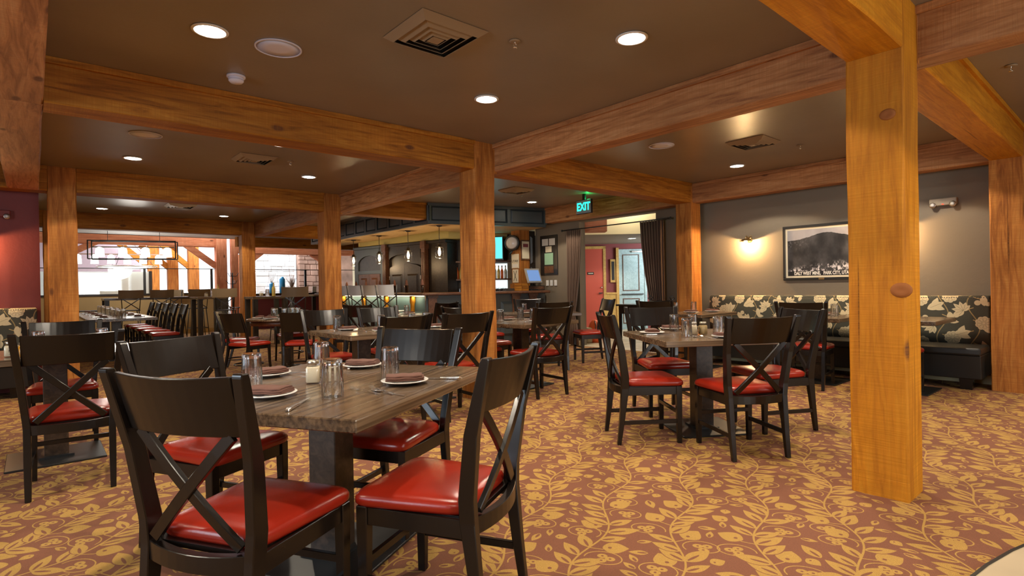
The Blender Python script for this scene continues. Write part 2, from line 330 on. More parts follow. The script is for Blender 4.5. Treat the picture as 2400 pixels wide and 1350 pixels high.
# ------------------------------------------------------------------ mesh helpers
class B:
    def __init__(s): s.bm = bmesh.new()
    def box(s, c, d, rz=0.0, ry=0.0, rx=0.0, taper=1.0, mi=0):
        c = Vector(c); d = Vector(d)/2; R = Matrix.Rotation(rz, 3, 'Z') @ Matrix.Rotation(ry, 3, 'Y') @ Matrix.Rotation(rx, 3, 'X'); vs = []
        for z in (-1, 1):
            for x, y in ((-1, -1), (1, -1), (1, 1), (-1, 1)):
                k = taper if z < 0 else 1; vs.append(s.bm.verts.new(c + R @ Vector((x*d.x*k, y*d.y*k, z*d.z))))
        for f in ((3, 2, 1, 0), (4, 5, 6, 7), (0, 1, 5, 4), (1, 2, 6, 5), (2, 3, 7, 6), (3, 0, 4, 7)): s.bm.faces.new([vs[i] for i in f]).material_index = mi
        return s
    def b2(s, x0, x1, y0, y1, z0, z1): return s.box(((x0+x1)/2, (y0+y1)/2, (z0+z1)/2), (x1-x0, y1-y0, z1-z0))
    def loft(s, rings, cap=True, close=False, smooth=False):
        R = [[s.bm.verts.new(p) for p in r] for r in rings]; n = len(R[0])
        prs = list(zip(R[:-1], R[1:])) + ([(R[-1], R[0])] if close else [])
        for a, b in prs:
            for i in range(n):
                f = s.bm.faces.new((a[i], a[(i+1) % n], b[(i+1) % n], b[i])); f.smooth = smooth
        if cap and not close: s.bm.faces.new(R[0][::-1]); s.bm.faces.new(R[-1])
        return s
    def bar(s, pts, wd, th, up=(0, 0, 1)):
        """rectangular section swept along pts; wd across, th along up"""
        rings = []; P = [Vector(p) for p in pts]; up = Vector(up)
        for i, p in enumerate(P):
            t = (P[min(i+1, len(P)-1)]-P[max(i-1, 0)]).normalized(); sd = t.cross(up).normalized(); u = sd.cross(t).normalized()
            rings.append([p+sd*wd/2+u*th/2, p-sd*wd/2+u*th/2, p-sd*wd/2-u*th/2, p+sd*wd/2-u*th/2])
        return s.loft(rings)
    def tube(s, pts, r, n=8):
        P = [Vector(p) for p in pts]; rings = []
        for i, p in enumerate(P):
            t = (P[min(i+1, len(P)-1)]-P[max(i-1, 0)]).normalized(); a = t.cross(Vector((0, 0, 1)))
            if a.length < .1: a = t.cross(Vector((1, 0, 0)))
            a.normalize(); b = t.cross(a); rr = r[i] if isinstance(r, (list, tuple)) else r
            rings.append([p+a*rr*math.cos(2*PI*k/n)+b*rr*math.sin(2*PI*k/n) for k in range(n)])
        return s.loft(rings, smooth=True)
    def lathe(s, prof, n=24, c=(0, 0, 0), smooth=True, ax='z'):
        rings = []
        for r, z in prof:
            rg = []
            for k in range(n):
                x, y = r*math.cos(2*PI*k/n), r*math.sin(2*PI*k/n)
                v = (x, y, z) if ax == 'z' else ((z, x, y) if ax == 'x' else (x, z, y)); rg.append(Vector(c)+Vector(v))
            rings.append(rg)
        return s.loft(rings, cap=True, smooth=smooth)
    def quad(s, pts, uv=None):
        f = s.bm.faces.new([s.bm.verts.new(p) for p in pts])
        if uv:
            l = s.bm.loops.layers.uv.verify()
            for lp, u in zip(f.loops, uv): lp[l].uv = u
        return s
    def done(s, name, m, par=None, bev=0.0, seg=1, loc=None, rz=0.0):
        if bev: bmesh.ops.bevel(s.bm, geom=s.bm.edges[:], offset=bev, segments=seg, affect='EDGES', profile=.5, clamp_overlap=True)
        bmesh.ops.recalc_face_normals(s.bm, faces=s.bm.faces[:])
        me = bpy.data.meshes.new(name); s.bm.to_mesh(me); s.bm.free(); me.materials.append(M[m] if isinstance(m, str) else m)
        o = bpy.data.objects.new(name, me); C.objects.link(o)
        if par: o.parent = par
        if loc: o.location = loc
        o.rotation_euler.z = rz; return o
def tag(o, label=None, cat=None, group=None, kind=None):
    if label: o['label'] = label
    if cat: o['category'] = cat
    if group: o['group'] = group
    if kind: o['kind'] = kind
    return o
def thing(name, label, cat, loc=(0, 0, 0), rz=0.0, group=None):
    o = bpy.data.objects.new(name, None); C.objects.link(o); o.location = loc; o.rotation_euler.z = rz; o.empty_display_size = .1
    return tag(o, label, cat, group)
KIDS = {}
def kids(o): return [c for c in bpy.data.objects if c.parent == o]
def index_kids(o):
    KIDS[o.name] = kids(o)
    for c in KIDS[o.name]: index_kids(c)
def dup(o, loc, rz, label, group=None, par=None):
    if o.name not in KIDS: index_kids(o)
    def cp(a, p):
        b = a.copy(); C.objects.link(b); b.parent = p
        for ch in KIDS.get(a.name, []): cp(ch, b)
        return b
    r = cp(o, par); r.location = loc; r.rotation_euler.z = rz; r['label'] = label
    if group: r['group'] = group
    return r
USED = set()
def place(proto, loc, rz, label, group=None):
    """the first placing moves the prototype, later ones copy it"""
    if proto.name in USED: return dup(proto, loc, rz, label, group)
    index_kids(proto); USED.add(proto.name); proto.location = loc; proto.rotation_euler.z = rz; proto['label'] = label
    if group: proto['group'] = group
    return proto
def struct(o): o['kind'] = 'structure'; return o
def text(s, size, loc, rot, m, par, name='lettering', depth=.002, align='CENTER', sx=1.0, bold=.0):
    cu = bpy.data.curves.new(name, 'FONT'); cu.body = s; cu.size = size; cu.extrude = depth; cu.align_x = align; cu.align_y = 'CENTER'; cu.offset = bold
    tmp = bpy.data.objects.new(name, cu); C.objects.link(tmp); bpy.context.view_layer.update()
    me = bpy.data.meshes.new_from_object(tmp.evaluated_get(bpy.context.evaluated_depsgraph_get())); C.objects.unlink(tmp); bpy.data.objects.remove(tmp)
    me.materials.clear(); me.materials.append(M[m]); o = bpy.data.objects.new(name, me); C.objects.link(o); o.location = loc; o.rotation_euler = rot; o.scale = (sx, 1, 1); o.parent = par; return o

# ------------------------------------------------------------------ the room
ZB, ZC, W = 2.44, 2.737, .277
A = [.142, 3.526, 7.696]; Bv = [.869, 4.667, 8.653, 13.261]
fl = B()
fl.quad([(-5, -5, 0), (8.15, -5, 0), (8.15, 9.2, 0), (-5, 9.2, 0)]); fl.quad([(-.6, 9.2, 0), (8.6, 9.2, 0), (8.6, 26, 0), (-.6, 26, 0)])
floor = struct(fl.done('floor', 'carpet'))
# stone tiles: the walk at the entry corner (bottom right) and the lobby behind the curtain
t = B().b2(2.0, 5.2, -4.0, -.1, -.02, .004); tf = struct(B().b2(8.15, 13.2, 5.0, 11.6, -.03, -.006).done('floor', 'grout'))
for i in range(7):
    for j in range(9):
        x, y = 8.16+i*.62, 5.05+j*.62
        B().box((x+.305, y+.305, -.003), (.60, .60, .012)).done('tile', 'tile', tf)
def curved_walk():
    b = B(); top = []; 
    # curved carpet edge, an arc bulging towards the table
    cx, cy, r = 2.40, -3.0, 3.51
    ring = [(cx+r*math.cos(a_), cy+r*math.sin(a_)) for a_ in [math.radians(180-180/47*k) for k in range(48)]]
    pts = [Vector((x, y, .006)) for x, y in ring] ; low = [Vector((x, y, -.01)) for x, y in ring]
    b.loft([low, pts]); return b
wk = struct(curved_walk().done('floor', 'tile')); wk.name = 'floor'
b = B(); cx, cy, r = 2.40, -3.0, 3.51
rings = []
for k in range(48):
    a_ = math.radians(180-180/47*k); d = Vector((math.cos(a_), math.sin(a_), 0)); p = Vector((cx, cy, 0))+d*r
    rings.append([p+Vector((0, 0, 0)), p+d*.012, p+d*.012+Vector((0, 0, .009)), p+Vector((0, 0, .009))])
struct(b.loft(rings).done('trim_1', 'base'))

def wall(name, x0, x1, y0, y1, m='wall', z0=0, z1=ZC): return struct(B().b2(x0, x1, y0, y1, z0, z1).done(name, m))
cl = B()
cl.b2(-5, 8.3, -5, 9.2, ZC, ZC+.06); cl.b2(-.6, 8.3, 9.2, 13.45, ZC, ZC+.06)
struct(cl.done('ceiling', 'ceiling'))
struct(B().b2(-.6, 8.6, 13.45, 17.9, ZC, ZC+.06).done('ceiling', 'ceiling2'))
struct(B().b2(-4, 12.5, 17.9, 27, 4.9, 5.0).done('ceiling', 'ceiling2'))
struct(B().b2(-4, 8.7, 17.75, 17.9, ZC, 5.0).done('wall_gable', 'ceiling2'))
# right wall with the curtained opening
wall('wall_right', 8.15, 8.32, -5, 5.62); wall('wall_right', 8.15, 8.32, 7.40, 9.6); wall('wall_right', 8.15, 8.32, 5.62, 7.40, 'wall', 2.44, ZC)
wall('wall_left', -5, .066, 9.2, 9.35, 'red')
wall('wall_far_left', -.6, -.5, 9.35, 18.2, 'beige')
wall('wall_back', -5, 8.3, -5.1, -5, 'beige', 0, .6); wall('wall_back', -5, 8.3, -5.1, -5, 'beige', 2.5, ZC)
wall('wall_back', -5, .4, -5.1, -5, 'beige'); wall('wall_back', 4.6, 8.3, -5.1, -5, 'beige')
wall('wall_near_left', -5.1, -5, -5, 0.2, 'beige'); wall('wall_near_left', -5.1, -5, 3.8, 9.3, 'beige')
wall('wall_near_left', -5.1, -5, .2, 3.8, 'beige', 0, .5); wall('wall_near_left', -5.1, -5, .2, 3.8, 'beige', 2.5, ZC)
wall('wall_bar_back', 8.6, 8.75, 9.6, 18, 'blackboard'); wall('wall_bar_side', 8.3, 8.75, 9.45, 9.6, 'wall')
struct(B().b2(8.11, 8.15, 1.16, 5.62, 0, .10).done('baseboard_right', 'cream'))
struct(B().b2(8.11, 8.15, 7.42, 7.9, 0, .10).done('baseboard_right', 'cream'))

# posts and beams
def rough_box(x0, x1, y0, y1, z0, z1, axis, seed, amp=.004, n=10, bev=.010):
    """sawn timber: a bevelled box whose long edges wander a little"""
    rg = random.Random(seed); b = B(); rings = []
    lo = [x0, y0, z0]; hi = [x1, y1, z1]; ai = 'xyz'.index(axis); o = [i for i in range(3) if i != ai]; L = hi[ai]-lo[ai]
    for k in range(n+1):
        t = lo[ai]+L*k/n; ring = []
        c = [(lo[o[0]], lo[o[1]]), (hi[o[0]], lo[o[1]]), (hi[o[0]], hi[o[1]]), (lo[o[0]], hi[o[1]])]
        for i, (p, q) in enumerate(c):
            cxm = (lo[o[0]]+hi[o[0]])/2; cym = (lo[o[1]]+hi[o[1]])/2; sx = 1 if p > cxm else -1; sy = 1 if q > cym else -1
            e = bev*(1+.5*rg.uniform(-1, 1)); j = rg.uniform(-amp, amp)
            two = [(p-sx*e, q), (p, q-sy*e)]
            if i % 2 == 0: two = two[::-1]
            for (u, v) in two:
                P = [0, 0, 0]; P[ai] = t; P[o[0]] = u+j; P[o[1]] = v+rg.uniform(-amp, amp)*.4; ring.append(Vector(P))
        rings.append(ring)
    return b.loft(rings)
pid = [0]
def post(ai, bi, label, m='timber', z0=0.0, z1=ZC, x=None, y=None, wd=W):
    pid[0] += 1; x = A[ai] if x is None else x; y = Bv[bi] if y is None else y
    t_ = thing('timber_post', label, 'post', (x+wd/2, y+wd/2, 0), 0, 'timber posts'); t_['group'] = 'timber posts'
    rough_box(-wd/2, wd/2, -wd/2, wd/2, z0, z1, 'z', pid[0]).done('shaft', m+'_z', t_); return t_
def beam(x0, x1, y0, y1, label, m='timber', z0=ZB, z1=ZC, strip=True, grp='ceiling beams'):
    pid[0] += 1; ax = 'x' if x1-x0 > y1-y0 else 'y'
    t_ = thing('ceiling_beam', label, 'beam', ((x0+x1)/2, (y0+y1)/2, z0), 0, grp); hx, hy = (x1-x0)/2, (y1-y0)/2
    rough_box(-hx, hx, -hy, hy, 0, z1-z0-.001, ax, pid[0], .003, max(6, int((x1-x0+y1-y0)*2))).done('timber', m+'_'+ax, t_)
    if strip:
        for s_ in (-1, 1):
            if ax == 'x': q = B().b2(-hx, hx, s_*hy-.026, s_*hy+.026, z1-z0-.045, z1-z0-.002)
            else: q = B().b2(s_*hx-.026, s_*hx+.026, -hy, hy, z1-z0-.045, z1-z0-.002)
            q.done('ceiling_batten', m+'_'+ax, t_)
    return t_
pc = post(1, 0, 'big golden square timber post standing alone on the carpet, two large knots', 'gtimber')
for (yy, zz, r) in ((.942-.869-W/2, 2.096, .040), (.891-.869-W/2, 1.141, .052)):
    kb = B(); kb.lathe([(r, 0), (r*.92, .006), (r*.6, .010), (r*.25, .007), (.001, .006)], 16, (0, 0, 0), ax='x')
    k = kb.done('knot', mat('knot_wood', (.27, .085, .014), .8), pc); k.location = (-W/2+.001, yy, zz); k.rotation_euler = (0, 0, PI); k.scale = (1, 1, .8); k['label'] = 'dark raised knot in the timber'
post(1, 1, 'square brown timber post in the middle of the dining room behind the front table')
post(1, 2, 'slim-looking timber post between the dark bar canopy and the high tables')
post(1, 3, 'distant timber post between the two bright lounge openings')
post(2, 0, 'wide timber post closing the right end of the flowered banquette')
post(2, 1, 'timber post with orange lit side, left of the brass wall sconce')
post(2, 2, 'timber post at the bar carrying the round clock and small signs', m='walnut' if False else 'timber')
post(0, 2, 'brown timber post beside the brick red wall')
post(0, 3, 'far timber post seen behind the long communal table'); 
post(0, 0, 'timber post near the entry wall', z0=0, x=-4.0, y=4.67)
cx1 = A[1]+W; cx2 = A[2]+W
# cross beams (running away to the right)
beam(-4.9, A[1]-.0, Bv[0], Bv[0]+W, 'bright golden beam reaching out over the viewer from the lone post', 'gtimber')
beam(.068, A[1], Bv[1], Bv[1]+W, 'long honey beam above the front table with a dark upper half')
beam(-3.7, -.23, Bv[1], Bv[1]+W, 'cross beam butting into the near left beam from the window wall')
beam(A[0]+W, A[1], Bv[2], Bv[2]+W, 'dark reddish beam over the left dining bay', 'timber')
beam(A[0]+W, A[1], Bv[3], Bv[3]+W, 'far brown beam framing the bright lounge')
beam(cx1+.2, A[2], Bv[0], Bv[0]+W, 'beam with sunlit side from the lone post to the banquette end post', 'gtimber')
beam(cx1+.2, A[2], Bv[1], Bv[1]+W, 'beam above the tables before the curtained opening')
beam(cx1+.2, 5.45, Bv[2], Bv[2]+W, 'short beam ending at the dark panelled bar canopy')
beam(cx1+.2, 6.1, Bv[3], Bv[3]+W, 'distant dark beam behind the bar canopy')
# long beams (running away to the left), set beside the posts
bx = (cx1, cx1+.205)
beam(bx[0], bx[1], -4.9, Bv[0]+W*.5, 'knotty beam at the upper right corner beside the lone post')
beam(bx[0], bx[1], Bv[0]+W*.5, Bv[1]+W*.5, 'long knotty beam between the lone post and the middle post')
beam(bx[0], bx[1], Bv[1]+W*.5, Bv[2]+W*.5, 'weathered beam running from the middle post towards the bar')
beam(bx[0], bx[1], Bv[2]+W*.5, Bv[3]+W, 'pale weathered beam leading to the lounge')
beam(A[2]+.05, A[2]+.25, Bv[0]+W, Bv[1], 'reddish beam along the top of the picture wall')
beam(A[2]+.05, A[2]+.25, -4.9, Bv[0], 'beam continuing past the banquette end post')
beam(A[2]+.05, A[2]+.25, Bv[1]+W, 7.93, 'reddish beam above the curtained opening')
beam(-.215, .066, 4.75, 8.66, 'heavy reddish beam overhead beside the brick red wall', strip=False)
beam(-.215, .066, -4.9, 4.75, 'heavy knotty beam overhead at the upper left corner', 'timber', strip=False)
for y0_, yb in ((Bv[0], 0), (Bv[1], 1), (Bv[2], 2)):
    B().b2(cx1-.012, cx1+.03, y0_-.004, y0_+.03, ZB-.02, ZC-.05).done('trim_2', 'timber_z')
for o in bpy.data.objects:
    if o.name.startswith('trim_2'): o['kind'] = 'structure'
for bi in (2, 3): 
    q = beam(-5 if bi == 2 else -.5, A[0], Bv[bi], Bv[bi]+W, 'stub beam left of the post by the red wall' if bi == 2 else 'far stub beam at the left opening')

# ------------------------------------------------------------------ ceiling fittings
def can_light(x, y, label, on=True):
    t_ = thing('recessed_light', label, 'light', (x, y, ZC), 0, 'recessed ceiling lights')
    B().lathe([(.085, -.001), (.100, -.003), (.100, -.009), (.085, -.012), (.080, -.006), (.080, -.001)], 28).done('trim_ring', 'white', t_)
    B().lathe([(.0795, -.004), (.07, -.010), (.001, -.0105)], 24).done('lens', 'lamp', t_)
    l = bpy.data.lights.new('can', 'SPOT'); l.energy = CAN_W; l.spot_size = math.radians(128); l.spot_blend = .10; l.shadow_soft_size = .05; l.color = WARM
    o = bpy.data.objects.new('can_lamp', l); C.objects.link(o); o.location = (x, y, ZC-.03); return t_
CANS = [(.81, 3.62, 'recessed ceiling light left of the big round speaker'), (2.83, 3.56, 'recessed ceiling light nearest the middle post'), (2.85, 2.12, 'recessed ceiling light right of the tan air vent'),
        (.88, 7.6, 'small recessed light left of the second air vent'), (2.86, 7.51, 'small recessed light right of the second air vent'), (7.05, 3.59, 'recessed light in front of the picture wall'),
        (6.94, 7.45, 'recessed light before the bar near the exit sign'), (.96, 12.44, 'far recessed light over the communal table'), (2.97, 12.43, 'far recessed light nearest the lounge posts'),
        (4.66, 3.6, 'added recessed light kept unseen behind the long knotty beam'), (7.0, 2.0, 'recessed light over the right banquette tables'), (4.66, 2.0, 'second added recessed light kept unseen behind the long knotty beam'),  # the two behind the beam are added out of sight for their light
        (.85, 2.0, 'recessed light above the front table, out of view'), (4.66, 7.5, 'added unseen recessed light before the bar corner'), (4.66, 6.2, 'added unseen recessed light above the right middle tables'),  # last two are added, tucked behind the beam to keep the tables lit
        (2.0, 6.0, 'recessed light hidden above the honey beam'), (1.0, .2, 'recessed light above the viewer'), (3.0, -.6, 'recessed light over the entry walk'), (5.4, -.6, 'recessed light over the entry walk, second'),
        (7.0, -.6, 'recessed light right of the entry walk'), (-2.0, 3.0, 'recessed light over the near left bay'), (-2.0, 7.0, 'recessed light before the red wall'), (-1.5, .0, 'recessed light left behind the viewer')]
for x, y, lb in CANS: can_light(x, y, lb)
def speaker(x, y, label):
    t_ = thing('ceiling_speaker', label, 'speaker', (x, y, ZC), 0, 'round ceiling speakers')
    B().lathe([(.140, -.001), (.140, -.008), (.132, -.010), (.130, -.006), (.130, -.001)], 36).done('rim', 'speaker', t_)
    B().lathe([(.130, -.0055), (.06, -.0085), (.001, -.009)], 36).done('grille', 'speaker', t_)
speaker(1.2, 3.62, 'big round pale ceiling speaker beside the brightest light'); speaker(.85, 6.4, 'round ceiling speaker above the second bay at left'); speaker(5.32, 3.58, 'round tan ceiling speaker behind the long knotty beam')
def vent(x, y, label, m='vent', s=.46, rz=0.0):
    t_ = thing('air_vent', label, 'vent', (x, y, ZC), rz, 'square ceiling air vents'); h = s/2
    B().b2(-h*.93, h*.93, -h*.93, h*.93, -.012, -.001).done('duct_opening', 'void', t_)
    def ring(r0, r1, z0, z1):
        b = B(); c = lambda r, z: [Vector((-r, -r, z)), Vector((r, -r, z)), Vector((r, r, z)), Vector((-r, r, z))]
        return b.loft([c(r0, z0), c(r1, z1), c(r1, z1-.003), c(r0, z0-.003)], cap=False, close=True)
    ring(h, h*.80, -.002, -.035).done('outer_frame', m, t_)
    for k, (r0, r1) in enumerate(((.74, .58), (.54, .40), (.36, .22))): ring(h*r0, h*r1, -.016, -.040).done('louvre', m, t_)
    B().b2(-h*.17, h*.17, -h*.17, h*.17, -.042, -.036).done('centre_plate', m, t_)
vent(1.87, 2.84, 'square tan air vent between the two brightest lights'); vent(1.96, 6.81, 'square air vent with white edge above the left bay', s=.40)
vent(6.0, 2.87, 'dark square air vent above the banquette tables', s=.42); vent(5.87, 6.66, 'small square vent before the bar canopy', s=.42); vent(2.0, 11.29, 'far pale square air vent', 'white', .45)
def sprinkler(x, y, label):
    t_ = thing('fire_sprinkler', label, 'sprinkler', (x, y, ZC), 0, 'ceiling sprinklers')
    B().lathe([(.001, -.001), (.035, -.001), (.038, -.006), (.020, -.009), (.001, -.009)], 20).done('escutcheon', 'vent', t_)
    b = B(); b.lathe([(.006, -.008), (.006, -.014), (.001, -.014)], 8)
    for s_ in (-1, 1): b.tube([(s_*.004, 0, -.012), (s_*.012, 0, -.022), (s_*.011, 0, -.034), (s_*.003, 0, -.042)], .0022, 6)
    b.done('frame_arms', 'chrome', t_); B().lathe([(.001, -.042), (.014, -.042), (.014, -.045), (.001, -.045)], 12).done('deflector', 'chrome', t_)
for x, y, lb in ((2.31, 2.61, 'chrome fire sprinkler right of the tan air vent'), (2.35, 6.74, 'small sprinkler right of the second air vent'), (6.59, 2.61, 'sprinkler above the banquette tables'), (5.39, .67, 'sprinkler near the upper right corner'), (6.2, 6.9, 'sprinkler near the bar canopy')): sprinkler(x, y, lb)
sd = thing('smoke_detector', 'ribbed white smoke detector on the brown ceiling above the honey beam', 'detector', (1.12, 4.28, ZC))
B().lathe([(.001, -.001), (.062, -.001), (.062, -.012), (.055, -.016), (.001, -.016)], 28).done('base_plate', 'speaker', sd)
B().lathe([(.052, -.016), (.052, -.024), (.046, -.024), (.046, -.030), (.050, -.030), (.050, -.038), (.040, -.050), (.001, -.052)], 28).done('sensor_head', 'speaker', sd)
# ------------------------------------------------------------------ chairs
def bowpt(y, w_, bow): return -bow*(1-(2*y/w_)**2)
def rail(b, w_, bow, z0, z1, x0, x1, th, n=10):
    """curved horizontal board between two stiles; x0 at z0, x1 at z1"""
    rings = []
    for i in range(n+1):
        y = -w_/2+w_*i/n; o = bowpt(y, w_, bow); dip = -.006*(1-(2*y/w_)**2)
        rings.append([Vector((x0+o, y, z0)), Vector((x1+o, y, z1+dip)), Vector((x1+o-th, y, z1+dip)), Vector((x0+o-th, y, z0))])
    return b.loft(rings)
def cushion(w_f, w_b, x_b, x_f, z0, h, n=14, rnd=.045):
    b = B(); rings = []
    def outline(k, z, ins):
        pts = []
        for i in range(k):
            t = 2*PI*i/k; c, s_ = math.cos(t), math.sin(t); e = .22
            u = math.copysign(abs(c)**e, c); v = math.copysign(abs(s_)**e, s_)
            x = (x_b+x_f)/2+u*((x_f-x_b)/2-ins); wd = w_b+(w_f-w_b)*((x-x_b)/(x_f-x_b)); pts.append(Vector((x, v*(wd/2-ins), z)))
        return pts
    K = 48
    prof = [(.006, 0), (0, .010), (0, h*.45), (.004, h*.62), (.012, h*.76), (.026, h*.87), (.050, h*.95), (.085, h*1.0), (.13, h*1.04), (.18, h*1.06)]
    for ins, z in prof: rings.append(outline(K, z0+z, ins))
    return b.loft(rings, smooth=True)
def make_chair():
    t_ = thing('dining_chair', 'x', 'chair')
    ST = [(0, -.272, -.243), (.20, -.252, -.212), (.42, -.236, -.180), (.50, -.236, -.180), (.72, -.262, -.214), (.965, -.318, -.286), (.975, -.316, -.292)]
    for s_ in (-1, 1):
        rings = []
        for z, xb, xf in ST:
            y = s_*(.200+.004*z) if z < .42 else s_*(.202+.052*(z-.42)/.55); wd = .030 if z < .05 else (.036 if z < .42 else .036)
            rings.append([Vector((xb, y-wd/2, z)), Vector((xf, y-wd/2, z)), Vector((xf, y+wd/2, z)), Vector((xb, y+wd/2, z))])
        B().loft(rings).done('rear_leg', 'black', t_, .003)
        rings = [[Vector((x0, s_*.205-d, z)), Vector((x1, s_*.205-d, z)), Vector((x1, s_*.205+d, z)), Vector((x0, s_*.205+d, z))] for z, x0, x1, d in ((0, .185, .218, .015), (.36, .178, .222, .020), (.432, .178, .222, .020))]
        B().loft(rings).done('front_leg', 'black', t_, .003)
        B().box((-.005, s_*.207, .398), (.37, .022, .062), rz=0).done('side_apron', 'black', t_, .002)
        B().box((-.022, s_*.206, .165), (.42, .018, .030), rz=0).done('side_stretcher', 'black', t_, .002)
    B().box((.20, 0, .398), (.022, .385, .062)).done('front_apron', 'black', t_, .002)
    B().box((.19, 0, .235), (.018, .39, .028)).done('front_stretcher', 'black', t_, .002)
    rail(B(), .385, .035, .375, .435, -.200, -.200, .030).done('back_apron', 'black', t_, .002)
    B().b2(-.21, .18, -.195, .195, .415, .432).done('seat_board', 'black', t_)
    rail(B(), .440, .034, .785, .965, -.236, -.290, .020).done('crest_rail', 'black', t_, .003)
    for s_ in (-1, 1):
        pts = []
        for i in range(7):
            u = i/6; z = .448+(.790-.448)*u; y = s_*(-.165+.345*u); x = -.205-.036*u + bowpt(y, .44, .020) - .010 + (.004 if s_ > 0 else -.004); pts.append((x, y, z))
        B().bar(pts, .018, .036, up=(0, -s_*.55, 1) if False else (0, 1, .0)).done('cross_brace', 'black', t_, .002)
    cushion(.470, .395, -.195, .245, .432, .058).done('seat_cushion', 'seat', t_)
    return t_
CH = make_chair()
def chair(x, y, deg, label, grp='black X-back dining chairs'): return place(CH, (x, y, 0), math.radians(deg), label, grp)

def make_cafe():
    t_ = thing('cafe_chair', 'x', 'chair')
    for s_ in (-1, 1):
        pr = [(0, -.29, -.262), (.15, -.245, -.212), (.30, -.205, -.168), (.42, -.185, -.145), (.52, -.19, -.155), (.66, -.225, -.195), (.78, -.262, -.235), (.89, -.30, -.278)]
        B().loft([[Vector((a_, s_*(.185+.03*z)-.014, z)), Vector((b_, s_*(.185+.03*z)-.014, z)), Vector((b_, s_*(.185+.03*z)+.014, z)), Vector((a_, s_*(.185+.03*z)+.014, z))] for z, a_, b_ in pr]).done('rear_leg', 'black', t_, .003)
        pf = [(0, .215, .240), (.18, .185, .213), (.36, .175, .212), (.43, .175, .212)]
        B().loft([[Vector((a_, s_*.185-.014, z)), Vector((b_, s_*.185-.014, z)), Vector((b_, s_*.185+.014, z)), Vector((a_, s_*.185+.014, z))] for z, a_, b_ in pf]).done('front_leg', 'black', t_, .003)
        B().box((0, s_*.185, .40), (.36, .02, .05)).done('side_apron', 'black', t_)
    rail(B(), .40, .055, .62, .895, -.205, -.285, .018).done('back_panel', 'black', t_, .003)
    B().box((.195, 0, .40), (.02, .35, .05)).done('front_apron', 'black', t_)
    b = B(); ring = [(.19*math.cos(k*PI/12)*1.0, .19*math.sin(k*PI/12), .16) for k in range(25)]; b.tube(ring, .010, 6); b.done('foot_hoop', 'black', t_)
    cushion(.42, .38, -.20, .23, .425, .055).done('seat_cushion', 'seat', t_)
    return t_
CF = make_cafe()
def cafe(x, y, deg, label): return place(CF, (x, y, 0), math.radians(deg), label, 'curved-back cafe chairs at the round table')

def make_stool(name, bm_, fm, bucket):
    t_ = thing(name, 'x', 'stool'); h = .76
    legs = []
    for sx in (-1, 1):
        for sy in (-1, 1):
            B().tube([(sx*.17, sy*.16, h), (sx*.225, sy*.215, 0)], .011, 6).done('leg', fm, t_)
    b = B(); q = [(.205, .195), (-.205, .195), (-.205, -.195), (.205, -.195), (.205, .195)]
    b.tube([(x, y, .27) for x, y in q], .008, 6); b.done('foot_rail', fm, t_)
    B().box((0, 0, h+.012), (.39, .38, .022)).done('seat', 'blackvinyl' if not bucket else 'stoolmetal', t_, .008)
    for s_ in (-1, 1): B().tube([(-.17, s_*.17, h), (-.225, s_*.19, h+.32), (-.25, s_*.205, h+.50)], .010, 6).done('back_post', fm, t_)
    z0, z1 = (h+.30, h+.50)
    rail(B(), .30 if bucket else .50, .045, z0, z1, -.222, -.252, .008 if bucket else .014, 10).done('back_panel', bm_, t_)
    if bucket: rail(B(), .315, .045, z1-.008, z1+.006, -.246, -.248, .014, 10).done('rolled_rim', 'stoolmetal', t_)
    for s_ in (-1, 1):
        B().bar([(-.185, -s_*.165, h+.03), (-.215, 0, h+.16), (-.225, s_*.185, h+.30)], .006, .020, up=(0, 1, 0)).done('cross_brace', fm, t_)
    return t_
SB = make_stool('bar_stool', 'stoolmetal', 'metal', True); SW = make_stool('counter_stool', 'stoolwood', 'metal', False)

# ------------------------------------------------------------------ tables
TOPM = mat('polished_striped_table_wood', (.1, .07, .04), .20); TOPM.node_tree.nodes['Principled BSDF'].inputs['Coat Weight'].default_value = .12
_a = noise(TOPM, coords(TOPM, (.55, 26, 26)), 1.0, 3, .6, .15); _b = noise(TOPM, coords(TOPM, (1.1, 75, 75)), 1.0, 2, .5, .1); _c = noise(TOPM, coords(TOPM, (1.2, 2.2, 2)), 1.0, 2)
_t1 = mixc(TOPM, .42, ramp(TOPM, _a, [(.36, (.022, .012, .007)), (.50, (.085, .052, .030)), (.66, (.27, .175, .10))]), ramp(TOPM, _b, [(.38, (.020, .012, .007)), (.62, (.26, .18, .11))]))
LK(TOPM, mixc(TOPM, ramp(TOPM, _c, [(.4, (0, 0, 0)), (.7, (.45, .45, .45))]), _t1, (.13, .075, .035)), BS(TOPM).inputs['Base Color'])
LK(TOPM, ramp(TOPM, _a, [(.3, (.30,)*3), (.7, (.16,)*3)]), BS(TOPM).inputs['Roughness'])
M['top'] = TOPM; M['column'] = timber('dark_column_wood', 'z', (.016, .009, .005), (.045, .025, .014), (.085, .05, .03), False, .35)
